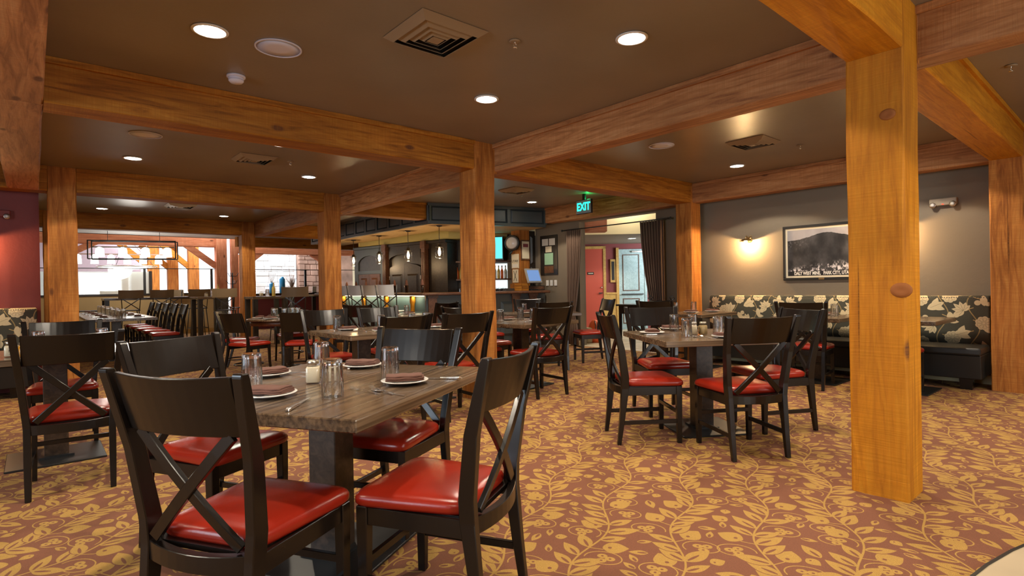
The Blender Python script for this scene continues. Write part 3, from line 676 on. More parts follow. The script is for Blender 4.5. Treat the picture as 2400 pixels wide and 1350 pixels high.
def table(x, y, deg, lx, ly, label, h=.775, cols=1, round_=False, name='dining_table'):
    t_ = thing(name, label, 'table', (x, y, 0), math.radians(deg))
    if round_:
        r = lx/2; B().lathe([(r-.006, h-.030), (r, h-.024), (r, h-.006), (r-.006, h)], 48).done('table_top', 'top', t_)
        B().lathe([(r-.05, h-.10), (r-.045, h-.03)], 40).done('apron', 'walnut_x', t_)
    else:
        B().b2(-lx/2, lx/2, -ly/2, ly/2, h-.045, h).done('table_top', 'top', t_, .004)
    xs = [0] if cols == 1 else [-lx/4, lx/4]
    for cx_ in xs:
        B().b2(cx_-.07, cx_+.07, -.07, .07, .02, h-.05).done('column', 'column', t_, .004)
        B().b2(cx_-.28, cx_+.28, -.28, .28, .0, .014).done('base_plate', 'base', t_, .003)
        B().b2(cx_-.10, cx_+.10, -.10, .10, .014, .028).done('base_collar', 'base', t_)
        b = B(); b.box((cx_, 0, h-.06), (.50, .05, .03)); b.box((cx_, 0, h-.06), (.05, .50, .028)); b.done('top_bracket', 'base', t_)
    return t_

# ------------------------------------------------------------------ table ware (prototypes)
def tumbler():
    t_ = thing('glass_tumbler', 'x', 'glass'); n = 12
    # stands upside down: the thick base is at the top
    H_ = .150; out = [(.0415, 0), (.0418, .004), (.0395, .06), (.0368, .125), (.0360, .145), (.033, H_), (.001, H_)]
    inn = [(.001, .134), (.0325, .134), (.0345, .125), (.0370, .06), (.0392, .004), (.0395, 0)]
    b = B(); rings = []
    for i, (r, z) in enumerate(inn+out):
        fac = .07 if .05 < z < .149 and i >= len(inn) else 0
        rings.append([Vector((r*(1+fac*(k % 2))*math.cos(2*PI*k/24), r*(1+fac*(k % 2))*math.sin(2*PI*k/24), z)) for k in range(24)])
    b.loft(rings, cap=True, smooth=False); b.done('glass_body', 'glass', t_); return t_
def plate():
    t_ = thing('bread_plate', 'x', 'plate')
    B().lathe([(.001, .002), (.055, .002), (.066, .006), (.101, .014), (.105, .017), (.101, .019), (.060, .011), (.052, .008), (.001, .008)], 40).done('dish', 'china', t_); return t_
def napkin():
    t_ = thing('folded_napkin', 'x', 'napkin')
    for i, (dx, dy, lx, ly, z, rz) in enumerate(((0, 0, .165, .10, .021, 0), (.003, -.002, .16, .096, .028, .03), (-.002, .002, .155, .090, .035, -.02))):
        b = B(); n = 8; rings = []
        for k in range(n+1):
            x = -lx/2+lx*k/n; wv = .0012*math.sin(k*1.7+i); e = ly/2-(.004 if k in (0, n) else 0); zz = z+wv
            rings.append([Vector((x, -e, zz-.003)), Vector((x, -e-.003, zz)), Vector((x, -e+.004, zz+.0045)), Vector((x, 0, zz+.006+wv)), Vector((x, e-.004, zz+.0045)), Vector((x, e, zz)), Vector((x, e-.002, zz-.003))])
        b.loft(rings, smooth=True); b.done('fold', 'napkin', t_, loc=(dx, dy, 0), rz=rz)
    return t_
def knife():
    t_ = thing('table_knife', 'x', 'knife')
    b = B(); b.loft([[Vector((x, -w_, 0)), Vector((x, w_, 0)), Vector((x, w_, h_)), Vector((x, -w_, h_))] for x, w_, h_ in ((-.115, .006, .008), (-.10, .0085, .011), (-.06, .0075, .010), (-.015, .006, .009), (-.010, .007, .009))]); b.done('handle', 'chrome', t_, .0015)
    b = B(); b.loft([[Vector((x, -.004, .003)), Vector((x, w_, .003)), Vector((x, w_, .0048)), Vector((x, -.004, .0048))] for x, w_ in ((-.012, .004), (.01, .009), (.07, .010), (.10, .006), (.115, -.003))]); b.done('blade', 'chrome', t_); return t_
def fork():
    t_ = thing('table_fork', 'x', 'fork'); pts = [(-.10, 0, .004), (-.06, 0, .003), (0, 0, .008), (.035, 0, .010), (.05, 0, .006)]
    B().bar(pts, .0075, .0025).done('handle', 'chrome', t_)
    b = B()
    b.loft([[Vector((x, -w_, z)), Vector((x, w_, z)), Vector((x, w_, z+.0018)), Vector((x, -w_, z+.0018))] for x, w_, z in ((.044, .004, .006), (.055, .011, .003), (.068, .0125, .003))])
    for k in range(4): yy = -.0095+.0063*k; b.bar([(.066, yy, .004), (.085, yy, .005), (.108, yy*.9, .012)], .0028, .0018)
    b.done('head', 'chrome', t_); return t_
def spoon():
    t_ = thing('table_spoon', 'x', 'spoon'); B().bar([(-.10, 0, .004), (-.03, 0, .004), (.03, 0, .009), (.05, 0, .006)], .006, .0022).done('handle', 'chrome', t_)
    B().loft([[Vector((.075+.030*c_*math.cos(k*PI/8), .018*c_*math.sin(k*PI/8), z)) for k in range(16)] for c_, z in ((.3, .0015), (.8, .003), (1, .008), (.95, .009), (.7, .005))], smooth=True).done('bowl', 'chrome', t_); return t_
def jar(fill, name, handle=True):
    t_ = thing(name, 'x', 'jar')
    def sq(h_, z, e=.45, n=24):
        return [Vector((h_*math.copysign(abs(math.cos(2*PI*k/n))**e, math.cos(2*PI*k/n)), h_*math.copysign(abs(math.sin(2*PI*k/n))**e, math.sin(2*PI*k/n)), z)) for k in range(n)]
    rd = lambda r, z, n=24: [Vector((r*math.cos(2*PI*k/n), r*math.sin(2*PI*k/n), z)) for k in range(n)]
    B().loft([sq(.028, .001), sq(.032, .005), sq(.032, .072), sq(.028, .080), rd(.022, .086), rd(.022, .090)], smooth=True).done('jar_body', 'pane', t_)
    B().loft([sq(.026, .004), sq(.0295, .008), sq(.0295, .068), sq(.025, .076)], smooth=True).done('contents', fill, t_)
    B().lathe([(.024, .087), (.0265, .089), (.0265, .101), (.023, .104), (.001, .104)], 28).done('lid', 'nickel', t_)
    if handle: B().tube([(-.031, 0, .068), (-.046, 0, .064), (-.052, 0, .048), (-.046, 0, .030), (-.032, 0, .022)], .0045, 8).done('handle', 'glass', t_)
    return t_
GL, PL, NA, KN, FO, SP = tumbler(), plate(), napkin(), knife(), fork(), spoon()
J1, J2 = jar('cream_fill', 'sugar_jar'), jar('tan_fill', 'spice_jar', False)
TH = .776
def put(p, x, y, deg, label, grp, z=TH): return place(p, (x, y, z), math.radians(deg), label, grp)
def setting(x, y, deg, tdesc, where, glass=None, knife_=True, fork_=True, h=TH, npk=True):
    """plate with napkin, cutlery and glass for one seat; deg = the way the guest faces"""
    a = math.radians(deg); c, s_ = math.cos(a), math.sin(a); P = lambda u, v: (x+u*c-v*s_, y+u*s_+v*c)
    put(PL, x, y, 0, f'white bread plate, {where} of {tdesc}', 'white bread plates', h)
    if npk: put(NA, x, y, deg+80, f'folded brown napkin, {where} of {tdesc}', 'folded brown napkins', h)
    if knife_: q = P(.0, -.14); put(KN, q[0], q[1], deg, f'steel knife right of plate, {where} of {tdesc}', 'table knives', h)
    if fork_:
        q = P(.0, .14); put(FO, q[0], q[1], deg+4, f'steel fork left of plate, {where} of {tdesc}', 'table forks', h)
    g = glass or P(.20, -.09); put(GL, g[0], g[1], 0, f'upturned tumbler by plate, {where} of {tdesc}', 'upturned glass tumblers', h)

# --- front table
TA = 30.6
table(1.018, 2.462, TA, 1.193, 1.09, 'dark striped wood table nearest the camera, laid for four')
ft = 'the front table'
def bare(x, y, nk, where):
    put(PL, x, y, 0, f'round white bread plate {where} of {ft}', 'white bread plates'); put(NA, x, y, nk, f'brown folded napkin on the plate {where} of {ft}', 'folded brown napkins')
bare(.706, 2.31, -52, 'at the near left side'); bare(1.242, 2.18, -30, 'at the near right side'); bare(1.34, 2.80, -45, 'at the far right side'); bare(.875, 2.87, 0, 'at the far left side')
for (x, y, wh) in ((.719, 2.591, 'standing behind the near left plate'), (.888, 2.124, 'nearest the camera, beside the jars'), (1.259, 2.343, 'behind the near right plate'), (1.138, 2.859, 'behind the two jars')):
    put(GL, x, y, 0, f'clear upturned tumbler {wh} on {ft}', 'upturned glass tumblers')
put(J1, .955, 2.50, 150, 'square glass jar with handle and cream filling on the front table', 'condiment jars'); put(J2, 1.035, 2.50, 30, 'square spice jar right of the cream jar on the front table', 'condiment jars')
put(KN, .735, 2.065, 50, 'steel knife by the near left plate of the front table', 'table knives'); put(KN, 1.41, 2.17, 130, 'steel knife right of the near right plate on the front table', 'table knives')
put(FO, 1.025, 2.12, 98, 'left one of two forks in the middle of the front table', 'table forks'); put(FO, 1.075, 2.08, 88, 'right one of two forks in the middle of the front table', 'table forks')
put(SP, 1.075, 2.02, 100, 'small steel spoon beside the two forks on the front table', 'table spoons')
put(KN, 1.30, 2.86, 60, 'steel knife left of the far right plate on the front table', 'table knives'); put(FO, 1.01, 2.82, -60, 'steel fork beside the far left plate on the front table', 'table forks'); put(FO, 1.42, 2.64, 40, 'steel fork beside the far right plate on the front table', 'table forks')
chair(.553, 1.996, 30.6, 'large black X-back chair nearest the camera, seen from behind', 'chairs at the front table')
chair(1.155, 1.770, 119, 'black X-back chair with its side to the camera right of the front table', 'chairs at the front table')
chair(.67, 2.99, -62, 'black X-back chair left behind the front table, facing right', 'chairs at the front table')
chair(1.395, 2.606, 208, 'black X-back chair behind the front table with shining crest rail', 'chairs at the front table')

# --- right middle table
table(4.17, 2.46, -33.7, 1.0, .98, 'wooden table on the right before the lone post, laid for four'); tt = 'the right middle table'
setting(3.95, 2.78, -34, tt, 'left side', glass=(4.28, 2.78)); setting(4.02, 2.16, 56, tt, 'near side', glass=(3.90, 2.42))
setting(4.42, 2.90, -124, tt, 'far side', glass=(4.42, 2.68)); setting(4.42, 2.28, 146, tt, 'right side', glass=(4.24, 2.34))
put(J1, 4.08, 2.47, 120, 'cream jar with handle on the right middle table', 'condiment jars'); put(J2, 4.14, 2.42, 0, 'spice jar beside the cream jar on the right middle table', 'condiment jars')
put(SP, 3.86, 2.28, 60, 'steel spoon near the front corner of the right middle table', 'table spoons')
chair(3.62, 2.63, -37, 'black X-back chair at the left side of the right middle table', 'chairs at the right middle table'); chair(3.83, 1.965, 59, 'black X-back chair at the near side of the right middle table', 'chairs at the right middle table')
chair(4.46, 3.02, -124, 'black chair behind the right middle table, its shining crest facing the camera', 'chairs at the right middle table'); chair(4.61, 2.09, 150, 'black chair half hidden at the right side of the right middle table', 'chairs at the right middle table')
# --- left table
table(.11, 5.31, 0, .98, .86, 'wooden table at the left edge in front of the flowered banquette'); tl = 'the left edge table'
setting(.20, 5.07, 90, tl, 'near side', glass=(.02, 5.45)); setting(.20, 5.56, -90, tl, 'far side', glass=(.40, 5.40))
jl = put(J1, -.13, 5.12, 90, 'cream jar at the left edge of the left table', 'condiment jars'); 
hb = thing('honey_dispenser', 'amber glass honey pot on the left edge table', 'jar', (-.06, 5.05, TH)); B().lathe([(.028, 0), (.033, .01), (.030, .06), (.020, .08)], 20).done('jar_body', 'honey', hb); B().lathe([(.022, .08), (.023, .095), (.001, .10)], 20).done('lid', 'nickel', hb)
chair(.175, 4.50, 86, 'black X-back chair at the left, seen from behind, before the left edge table', 'chairs at the left edge table')
chair(.17, 5.80, -93, 'black chair facing the camera at the far side of the left edge table', 'chairs at the left edge table')
# --- middle table behind the front one
table(2.825, 5.22, 0, 1.35, 1.0, 'long dark table behind the front table, beside the middle post', cols=2); tm = 'the long middle table'
setting(2.44, 5.42, -85, tm, 'far left', glass=(2.36, 5.50)); setting(2.60, 4.98, 90, tm, 'near left', glass=(2.70, 5.20))
setting(3.20, 4.98, 90, tm, 'near right', glass=(3.05, 5.18)); setting(3.16, 5.48, -90, tm, 'far right', glass=(3.30, 5.30))
chair(2.33, 4.40, 99, 'black X-back chair before the long middle table, its crest above the front chair', 'chairs at the long middle table'); chair(2.98, 4.34, 87, 'black X-back chair before the long middle table beside the post', 'chairs at the long middle table')
chair(2.50, 5.95, -95, 'black chair facing the camera beyond the left half of the long middle table', 'chairs at the long middle table'); chair(3.20, 5.98, -92, 'black chair facing the camera beyond the right half of the long middle table', 'chairs at the long middle table')
# --- table right of the middle post
table(4.46, 5.02, 8, 1.0, 1.0, 'dark table right of the middle post'); tp = 'the table right of the middle post'
setting(4.20, 5.20, 0, tp, 'left side', glass=(4.14, 5.02)); setting(4.50, 4.76, 90, tp, 'near side', glass=(4.60, 4.95)); setting(4.50, 5.32, -90, tp, 'far side', glass=(4.66, 5.25))
chair(4.24, 4.50, 84, 'black X-back chair seen from behind right of the middle post', 'chairs right of the middle post'); chair(3.98, 5.30, 0, 'black chair partly hidden behind the middle post', 'chairs right of the middle post')
chair(4.55, 5.78, -92, 'black chair facing the camera behind the table right of the post', 'chairs right of the middle post')
# --- table before the curtains
table(6.05, 6.35, -33, 1.15, .80, 'farther table before the bar counter with the order screen'); tc_ = 'the table before the order counter'
setting(5.75, 6.30, 57, tc_, 'left', glass=(5.85, 6.50)); setting(6.30, 6.12, 57, tc_, 'right', glass=(6.10, 6.45)); setting(5.95, 6.60, -123, tc_, 'far left', glass=(6.28, 6.38))
chair(5.62, 5.72, 62, 'small black chair before the table near the order counter', 'chairs near the order counter'); chair(6.42, 6.95, -123, 'black chair facing the camera in front of the order counter', 'chairs near the order counter')
chair(6.62, 5.80, 150, 'black chair with its side to the camera near the curtained opening', 'chairs near the order counter'); chair(5.35, 6.85, -20, 'black chair at the left end of the table near the order counter', 'chairs near the order counter')
# --- round table, cafe chairs
table(2.94, 8.72, 0, 1.13, 1.13, 'round brown table with a deep apron left of the bar', round_=True, name='round_table'); tr = 'the round table'
for i, (an, wh) in enumerate(((160, 'left side'), (215, 'near left'), (275, 'near right'), (20, 'right side'), (100, 'far side'))):
    a = math.radians(an); setting(2.94+.38*math.cos(a), 8.72+.38*math.sin(a), an+180, tr, wh)
cafe(2.30, 8.42, 24, 'curved-back cafe chair at the left side of the round table'); cafe(2.86, 7.92, 60, 'curved-back cafe chair seen from behind, nearest at the round table'); cafe(3.75, 8.35, 160, 'curved-back cafe chair at the right side of the round table'); cafe(3.25, 9.45, -95, 'curved-back cafe chair at the far side of the round table'); cafe(2.4, 9.2, -35, 'curved-back cafe chair at the far left of the round table')
chair(3.80, 7.62, 22, 'black chair between the round table and the bar stools', 'chairs before the bar'); chair(4.64, 7.28, 108, 'black chair between the bar and the long middle table', 'chairs before the bar')
table(4.45, 7.87, 20, .9, .8, 'small table between the round table and the bar stools')
setting(4.27, 7.8, 20, 'the small table by the bar', 'left'); setting(4.62, 7.95, 200, 'the small table by the bar', 'right')
# --- banquette tables
table(7.16, 4.30, 0, .95, .75, 'table before the left end of the right banquette'); tb1 = 'the left banquette table'
setting(7.05, 4.30, 0, tb1, 'room side', glass=(7.0, 4.52)); setting(7.45, 4.20, 180, tb1, 'bench side', glass=(7.32, 4.42))
chair(6.58, 4.42, 8, 'black X-back chair with high crest before the orange lit post', 'chairs at the right banquette')
table(7.15, 2.66, 0, .84, .76, 'table before the middle of the right banquette'); tb2 = 'the middle banquette table'
setting(6.98, 2.62, 0, tb2, 'room side', glass=(7.05, 2.44)); setting(7.38, 2.66, 180, tb2, 'bench side', glass=(7.22, 2.78))
chair(6.70, 2.60, 8, 'black X-back chair before the middle banquette table', 'chairs at the right banquette')
table(7.17, 1.80, 0, .86, .76, 'table at the right end of the banquette behind the lone post'); tb3 = 'the right banquette table'
setting(6.98, 1.76, 0, tb3, 'room side', glass=(7.0, 1.95)); setting(7.40, 1.80, 180, tb3, 'bench side', glass=(7.22, 1.95))
chair(6.84, 1.80, 4, 'black chair mostly hidden behind the lone post', 'chairs at the right banquette')
# --- long communal dining table far left
table(1.12, 13.4, 90, 4.6, .95, 'long table far left, crowded with place settings and syrup jugs', cols=2); tg = 'the far left table'
pos = ['first', 'second', 'third', 'fourth', 'fifth']
for k in range(5):
    y = 11.5+.9*k; setting(1.36, y, 180, tg, f'{pos[k]} right seat'); setting(.88, y, 0, tg, f'{pos[k]} left seat')
    chair(1.78, y+.05, 180, f'black chair at the far left table, {pos[k]} from its near end', 'chairs along the long far left table')
for k in range(4): put(J1, 1.12, 11.6+1.0*k, 40, f'cream jar {pos[k]} from the near end of the long far left table', 'jars on the long table')
# ------------------------------------------------------------------ banquettes
def banquette(label, w_, seat_d, h_top, loc, deg, legs):
    """local x along the bench (0..w_), local -y towards the room, wall at y = 0"""
    t_ = thing('banquette_bench', label, 'bench', loc, math.radians(deg)); th = .145
    b = B(); l = b.bm.loops.layers.uv.verify(); n = 10; prof = [(-th, .44), (-th-.012, .60), (-th-.006, h_top-.06), (-th+.012, h_top-.012), (-th+.035, h_top), (-.004, h_top)]
    seg = max(1, int(w_/.5)); xs = [0, .015]+[w_*k/seg for k in range(1, seg)]+[w_-.015, w_]
    vs = []
    for i, x in enumerate(xs):
        e = .018 if i in (0, len(xs)-1) else 0; vs.append([b.bm.verts.new((x, y+e if k < 4 else y, z-(e if k > 2 else 0))) for k, (y, z) in enumerate(prof)])
    for i in range(len(xs)-1):
        for k in range(len(prof)-1):
            f = b.bm.faces.new((vs[i][k], vs[i+1][k], vs[i+1][k+1], vs[i][k+1])); f.smooth = True; acc = [0]
            for p, q in zip(prof[:-1], prof[1:]): acc.append(acc[-1]+math.hypot(q[0]-p[0], q[1]-p[1]))
            for lp, (xx, vv) in zip(f.loops, ((xs[i], acc[k]), (xs[i+1], acc[k]), (xs[i+1], acc[k+1]), (xs[i], acc[k+1]))): lp[l].uv = (xx, vv+.05)
    for i in (0, -1):
        f = b.bm.faces.new(vs[i])
        for lp, (y, z) in zip(f.loops, prof): lp[l].uv = (y, z)
    b.bm.faces.new([v[0] for v in vs]+[v[-1] for v in vs[::-1]])
    b.done('backrest', 'uph_b', t_)
    s_ = B()
    for k in range(int(w_/.022)): x = .011+k*.022; s_.lathe([(.0075, 0), (.005, -.004), (.001, -.005)], 6, (x, -th+.010, h_top-.022), ax='y')
    tag(s_.done('nailhead_trim', 'brass' if False else 'metal', t_), kind='stuff')
    B().box((w_/2, -th-seat_d/2, .415), (w_, seat_d, .085)).done('seat', 'blackvinyl', t_, .022, 3)
    b = B(); rings = [[Vector((x, -th-seat_d+.02+(.0), .375)), Vector((x, -th-seat_d+.05, .12)), Vector((x, -.02, .12)), Vector((x, -.02, .375))] for x in (0.005, w_-.005)]; b.loft(rings).done('seat_base', 'blackvinyl', t_, .008)
    for x in legs: B().box((x, -th-seat_d+.12, .06), (.12, .08, .12), taper=.85).done('foot', 'black', t_)
    return t_
banquette('long flowered banquette with black seat along the right wall', 3.36, .50, 1.0, (8.149, 4.56, 0), -90, (.15, 1.25, 2.3, 3.22))
banquette('flowered banquette with black seat against the brick red wall', 3.2, .50, 1.035, (-3.17, 9.199, 0), 0, (.2, 1.6, 3.0))

# ------------------------------------------------------------------ on the right wall
M['photo'] = None
ph = tex_mat('old_mine_photo_print', mountain_image(), (1, 1, 1), (0, 0, 0), .35, out='UV'); M['photo'] = ph
pf = thing('framed_photograph', 'black framed grey photograph of a hill and mine on the taupe wall', 'picture', (8.148, 2.965, 1.21), -PI/2)  # local x along the wall, -y to the room
fw_, fh = 1.02, .765; b = B()
for (x0, x1, z0, z1) in ((-fw_/2, fw_/2, 0, .035), (-fw_/2, fw_/2, fh-.035, fh), (-fw_/2, -fw_/2+.035, .035, fh-.035), (fw_/2-.035, fw_/2, .035, fh-.035)):
    B().b2(x0, x1, -.032, -.002, z0, z1).done('frame_side', 'ink', pf, .005)
B().b2(-fw_/2+.03, fw_/2-.03, -.012, -.003, .03, fh-.03).done('mount', 'mount', pf)
B().quad([(-fw_/2+.062, -.0135, .062), (fw_/2-.062, -.0135, .062), (fw_/2-.062, -.0135, fh-.062), (-fw_/2+.062, -.0135, fh-.062)], [(0, 0), (1, 0), (1, 1), (0, 1)]).done('print', 'photo', pf)
text('DALY WEST MINE,   PARK CITY, UTAH', .062, (0, -.015, .094), (PI/2, 0, 0), 'paper', pf, 'caption', .0005, sx=.68, bold=.0024)
B().b2(-.035, .035, -.036, -.030, .006, .030).done('name_plate', 'brass', pf)
def sconce(loc, deg, label, e=42):
    t_ = thing('wall_sconce', label, 'lamp', loc, math.radians(deg))   # local -y towards the room
    B().lathe([(.001, -.001), (.045, -.001), (.042, -.012), (.02, -.018), (.001, -.018)], 20, ax='y').done('wall_plate', 'brass', t_)
    b = B(); b.tube([(0, -.015, 0), (0, -.06, .035), (0, -.10, .055), (0, -.125, .03), (0, -.125, .0)], .007, 8); b.done('arm', 'brass', t_)
    b = B(); b.tube([(0, -.02, .01), (.02, -.03, .06), (.045, -.035, .055), (.05, -.035, .02), (.03, -.035, .01)], .005, 6); b.done('scroll', 'brass', t_)
    B().lathe([(.018, .012), (.050, .002), (.088, -.022), (.086, -.025), (.045, -.003), (.001, .004)], 28, (0, -.125, 0)).done('shade', 'brass', t_)
    B().lathe([(.001, -.004), (.018, -.012), (.026, -.026), (.018, -.042), (.001, -.046)], 16, (0, -.125, 0)).done('bulb', 'sconce', t_)
    l = bpy.data.lights.new('sconce', 'POINT'); l.energy = e; l.shadow_soft_size = .012; l.color = (1, .62, .28)
    o = bpy.data.objects.new('sconce_lamp', l); C.objects.link(o); o.parent = t_; o.location = (0, -.125, -.052); return t_
sconce((8.149, 3.97, 1.83), -90, 'lit brass wall sconce left of the framed photograph'); sconce((8.149, 2.16, 1.83), -90, 'lit brass sconce hidden behind the lone post'); sconce((-.62, 9.199, 1.86), 0, 'lit brass sconce on the brick red wall')
def emergency(loc, deg, label, m='beigeplastic'):
    t_ = thing('emergency_light', label, 'light', loc, math.radians(deg))
    B().box((0, -.035, 0), (.26, .06, .085)).done('housing', m, t_, .008)
    for s_ in (-1, 1):
        B().lathe([(.001, -.03), (.030, -.03), (.034, -.075), (.026, -.080), (.001, -.080)], 20, (s_*.095, 0, -.035), ax='y').done('lamp_head', 'nickel', t_)
        B().lathe([(.025, -.0805), (.001, -.083)], 16, (s_*.095, 0, -.035), ax='y').done('lens', 'white', t_)
    B().box((0, -.067, -.030), (.016, .004, .008)).done('indicator', 'led', t_); return t_
emergency((8.149, 1.62, 2.10), -90, 'twin-headed emergency light high on the taupe wall right of the lone post')
emergency((-.33, 9.199, 2.19), 0, 'red emergency light with round lamp on the brick red wall', 'red')

# ------------------------------------------------------------------ curtained opening, corridor
def curtain(loc, deg, w_top, w_tie, label, side):
    t_ = thing('hanging_curtain', label, 'curtain', loc, math.radians(deg)); b = B(); n = 44; rings = []
    V = []
    for z, k in ((2.27, 1.0), (1.9, .95), (1.4, .82), (1.0, .66), (.66, .52), (.60, .50), (.4, .62), (.03, .72)):
        wd = w_top*k; V.append([b.bm.verts.new((side*(-w_top/2)+side*wd*i/n, -.06+.034*math.sin(i*2*PI/5.5)*(1 if z > .7 or z < .5 else .6), z)) for i in range(n+1)])
    for r0, r1 in zip(V[:-1], V[1:]):
        for i in range(n): f = b.bm.faces.new((r0[i], r0[i+1], r1[i+1], r1[i])); f.smooth = True
    o = b.done('cloth', 'curtain', t_); md = o.modifiers.new('thickness', 'SOLIDIFY'); md.thickness = .004
    b = B(); b.tube([(side*(-w_top/2), .03, .80), (side*(-w_top*.5), -.11, .64), (0, -.115, .62), (side*w_top*.02, -.02, .66)], .010, 8); b.done('tie_rope', 'brass', t_)
    return t_
curtain((8.08, 7.42, 0), -90, .40, .2, 'brown curtain gathered at the left side of the opening', 1); curtain((8.08, 5.62, 0), -90, .46, .2, 'brown curtain gathered at the right side of the opening', -1)
cr = thing('curtain_rod', 'steel curtain rod across the top of the opening', 'rod', (8.03, 6.52, 2.285), -PI/2)
B().tube([(-1.25, 0, 0), (1.25, 0, 0)], .011, 10).done('pole', 'metal', cr)
for s_ in (-1, 1): B().lathe([(.001, 0), (.022, .01), (.022, .03), (.001, .04)], 14, (s_*1.25, 0, 0), ax='x').done('finial', 'metal', cr); B().b2(s_*1.1-.008, s_*1.1+.008, -.01, .12, -.01, .01).done('bracket', 'metal', cr)
ex = thing('exit_sign', 'green lit EXIT sign hanging from the ceiling before the curtains', 'sign', (7.08, 6.30, 2.40), -PI/2)
B().b2(-.17, .17, -.02, .02, 0, .235).done('sign_body', 'ink', ex, .004); B().b2(-.162, .162, -.0235, -.0205, .008, .227).done('sign_face', 'exitface', ex)
text('EXIT', .185, (0, -.0245, .115), (PI/2, 0, 0), 'exit', ex, 'exit_letters', .001, sx=.78, bold=.005)
B().b2(-.03, .03, -.015, .015, .235, .336).done('ceiling_mount', 'ink', ex)
l = bpy.data.lights.new('exit_glow', 'POINT'); l.energy = 1.2; l.color = (.02, 1, .25); l.shadow_soft_size = .03; o = bpy.data.objects.new('exit_up_light', l); C.objects.link(o); o.location = (7.08, 6.22, 2.66)
# corridor end wall, seen squarely: local x runs along it, -y faces the viewer
rot_v = math.atan2(-.653, .757); CW = (10.80, 10.09, 0)
def vthing(name, label, cat, loc, grp=None): return thing(name, label, cat, loc, rot_v, grp)
b = B().b2(-1.2, 2.6, .02, .12, 0, 3.0); o = b.done('wall_corridor', 'red'); o.location = CW; o.rotation_euler.z = rot_v; struct(o)
def vp(d, L): return (.653*d+.757*L, .757*d-.653*L, 0)
d1 = bpy.data.objects.new('door_1', None); C.objects.link(d1); d1.location = CW; d1.rotation_euler.z = rot_v; struct(d1)
B().b2(.17, .83, -.02, .02, 0, 2.14).done('door_leaf', 'reddoor', d1); B().b2(.10, .17, -.04, .03, 0, 2.20).done('door_jamb', 'oak', d1); B().b2(.83, .90, -.04, .03, 0, 2.20).done('door_jamb', 'oak', d1); B().b2(.10, .90, -.04, .03, 2.14, 2.21).done('door_head', 'oak', d1)
B().lathe([(.001, 0), (.022, -.01), (.022, -.03), (.001, -.04)], 14, (.78, -.02, 1.12), ax='y').done('deadbolt', 'chrome', d1); B().b2(.70, .80, -.07, -.05, .96, .985).done('lever_handle', 'metal', d1)
pl_ = thing('door_plate', 'small black name plate on the red door', 'sign', (CW[0], CW[1], 0), rot_v); B().b2(.41, .58, -.032, -.022, 1.46, 1.53).done('plate', 'ink', pl_); B().b2(.43, .56, -.034, -.032, 1.485, 1.508).done('pale_lettering_band', 'mount', pl_)
d2 = bpy.data.objects.new('door_2', None); C.objects.link(d2); d2.location = CW; d2.rotation_euler.z = rot_v; struct(d2)
B().b2(1.24, 1.92, -.03, .02, 0, 2.12).done('door_leaf', 'bluedoor', d2); B().b2(1.17, 1.24, -.05, .03, 0, 2.16).done('door_jamb', 'oak', d2); B().b2(1.92, 1.98, -.05, .03, 0, 2.16).done('door_jamb', 'bluedoor', d2)
for z0, z1 in ((.16, .82), (1.02, 1.98)):
    for q in ((1.34, 1.36, z0, z1), (1.76, 1.78, z0, z1), (1.36, 1.76, z0, z0+.02), (1.36, 1.76, z1-.02, z1)): B().b2(q[0], q[1], -.042, -.028, q[2], q[3]).done('panel_moulding', 'walnut_x', d2)
B().b2(1.58, 1.86, -.09, -.05, 2.03, 2.07).done('door_closer', 'chrome', d2); B().b2(1.30, 1.88, -.075, -.05, .92, .945).done('push_bar', 'metal', d2); 
wn = thing('oak_wainscot', 'golden oak wainscot between the red door and the blue door', 'panelling', CW, rot_v); B().b2(.90, 1.17, -.03, .02, 0, .94).done('panel', 'oak', wn); B().b2(.90, 1.17, -.05, .02, .94, .985).done('rail', 'oak', wn); B().b2(-.4, .10, -.03, .02, 0, .94).done('panel', 'oak', wn)
pc2 = thing('narrow_picture', 'narrow gold framed picture between the red and blue doors', 'picture', CW, rot_v); B().b2(1.02, 1.155, -.03, .018, 1.25, 1.86).done('frame', 'oak', pc2); B().b2(1.05, 1.125, -.034, -.03, 1.31, 1.80).done('print', 'ink', pc2)
cc = struct(B().b2(-1.5, 3.0, -.1, 2.9, 2.27, 2.31).done('ceiling', 'wall')); cc.location = vp(12.0, 1.6); cc.rotation_euler.z = rot_v
cf = struct(B().b2(-1.5, 3.0, -.12, -.08, 2.27, 3.2).done('wall_fascia', 'cream')); cf.location = vp(12.0, 1.6); cf.rotation_euler.z = rot_v
struct(B().b2(8.32, 13.2, 4.4, 11.6, 3.2, 3.25).done('ceiling', 'cream')); wall('wall_lobby', 13.2, 13.3, 4.4, 11.6, 'red', 0, 3.2); wall('wall_lobby', 8.32, 13.2, 4.3, 4.4, 'beige', 0, 3.2); wall('wall_lobby', 8.75, 10.4, 9.9, 10.0, 'beige', 0, 3.2)
bb = thing('timber_bracket', 'short orange timber block under the corridor ceiling', 'beam', vp(11.25, 1.70), rot_v); B().b2(-.24, .22, -.15, .15, 2.26, 2.54).done('timber', 'otimber_x', bb); B().box((-.34, 0, 2.36), (.13, .14, .48), ry=math.radians(38)).done('brace', 'timber_z', bb)
lc = thing('recessed_light', 'recessed light in the corridor above the blue door', 'light', vp(13.0, 2.82)[:2]+(2.27,), 0); B().lathe([(.10, 0), (.10, -.01), (.085, -.012), (.08, -.002)], 24).done('trim_ring', 'white', lc); B().lathe([(.0795, -.004), (.001, -.010)], 20).done('lens', 'lamp', lc)
l = bpy.data.lights.new('can', 'SPOT'); l.energy = 60; l.spot_size = 2.5; l.spot_blend = .2; l.shadow_soft_size = .06; l.color = WARM; o = bpy.data.objects.new('can_lamp', l); C.objects.link(o); o.location = vp(13.0, 2.6)[:2]+(2.24,)
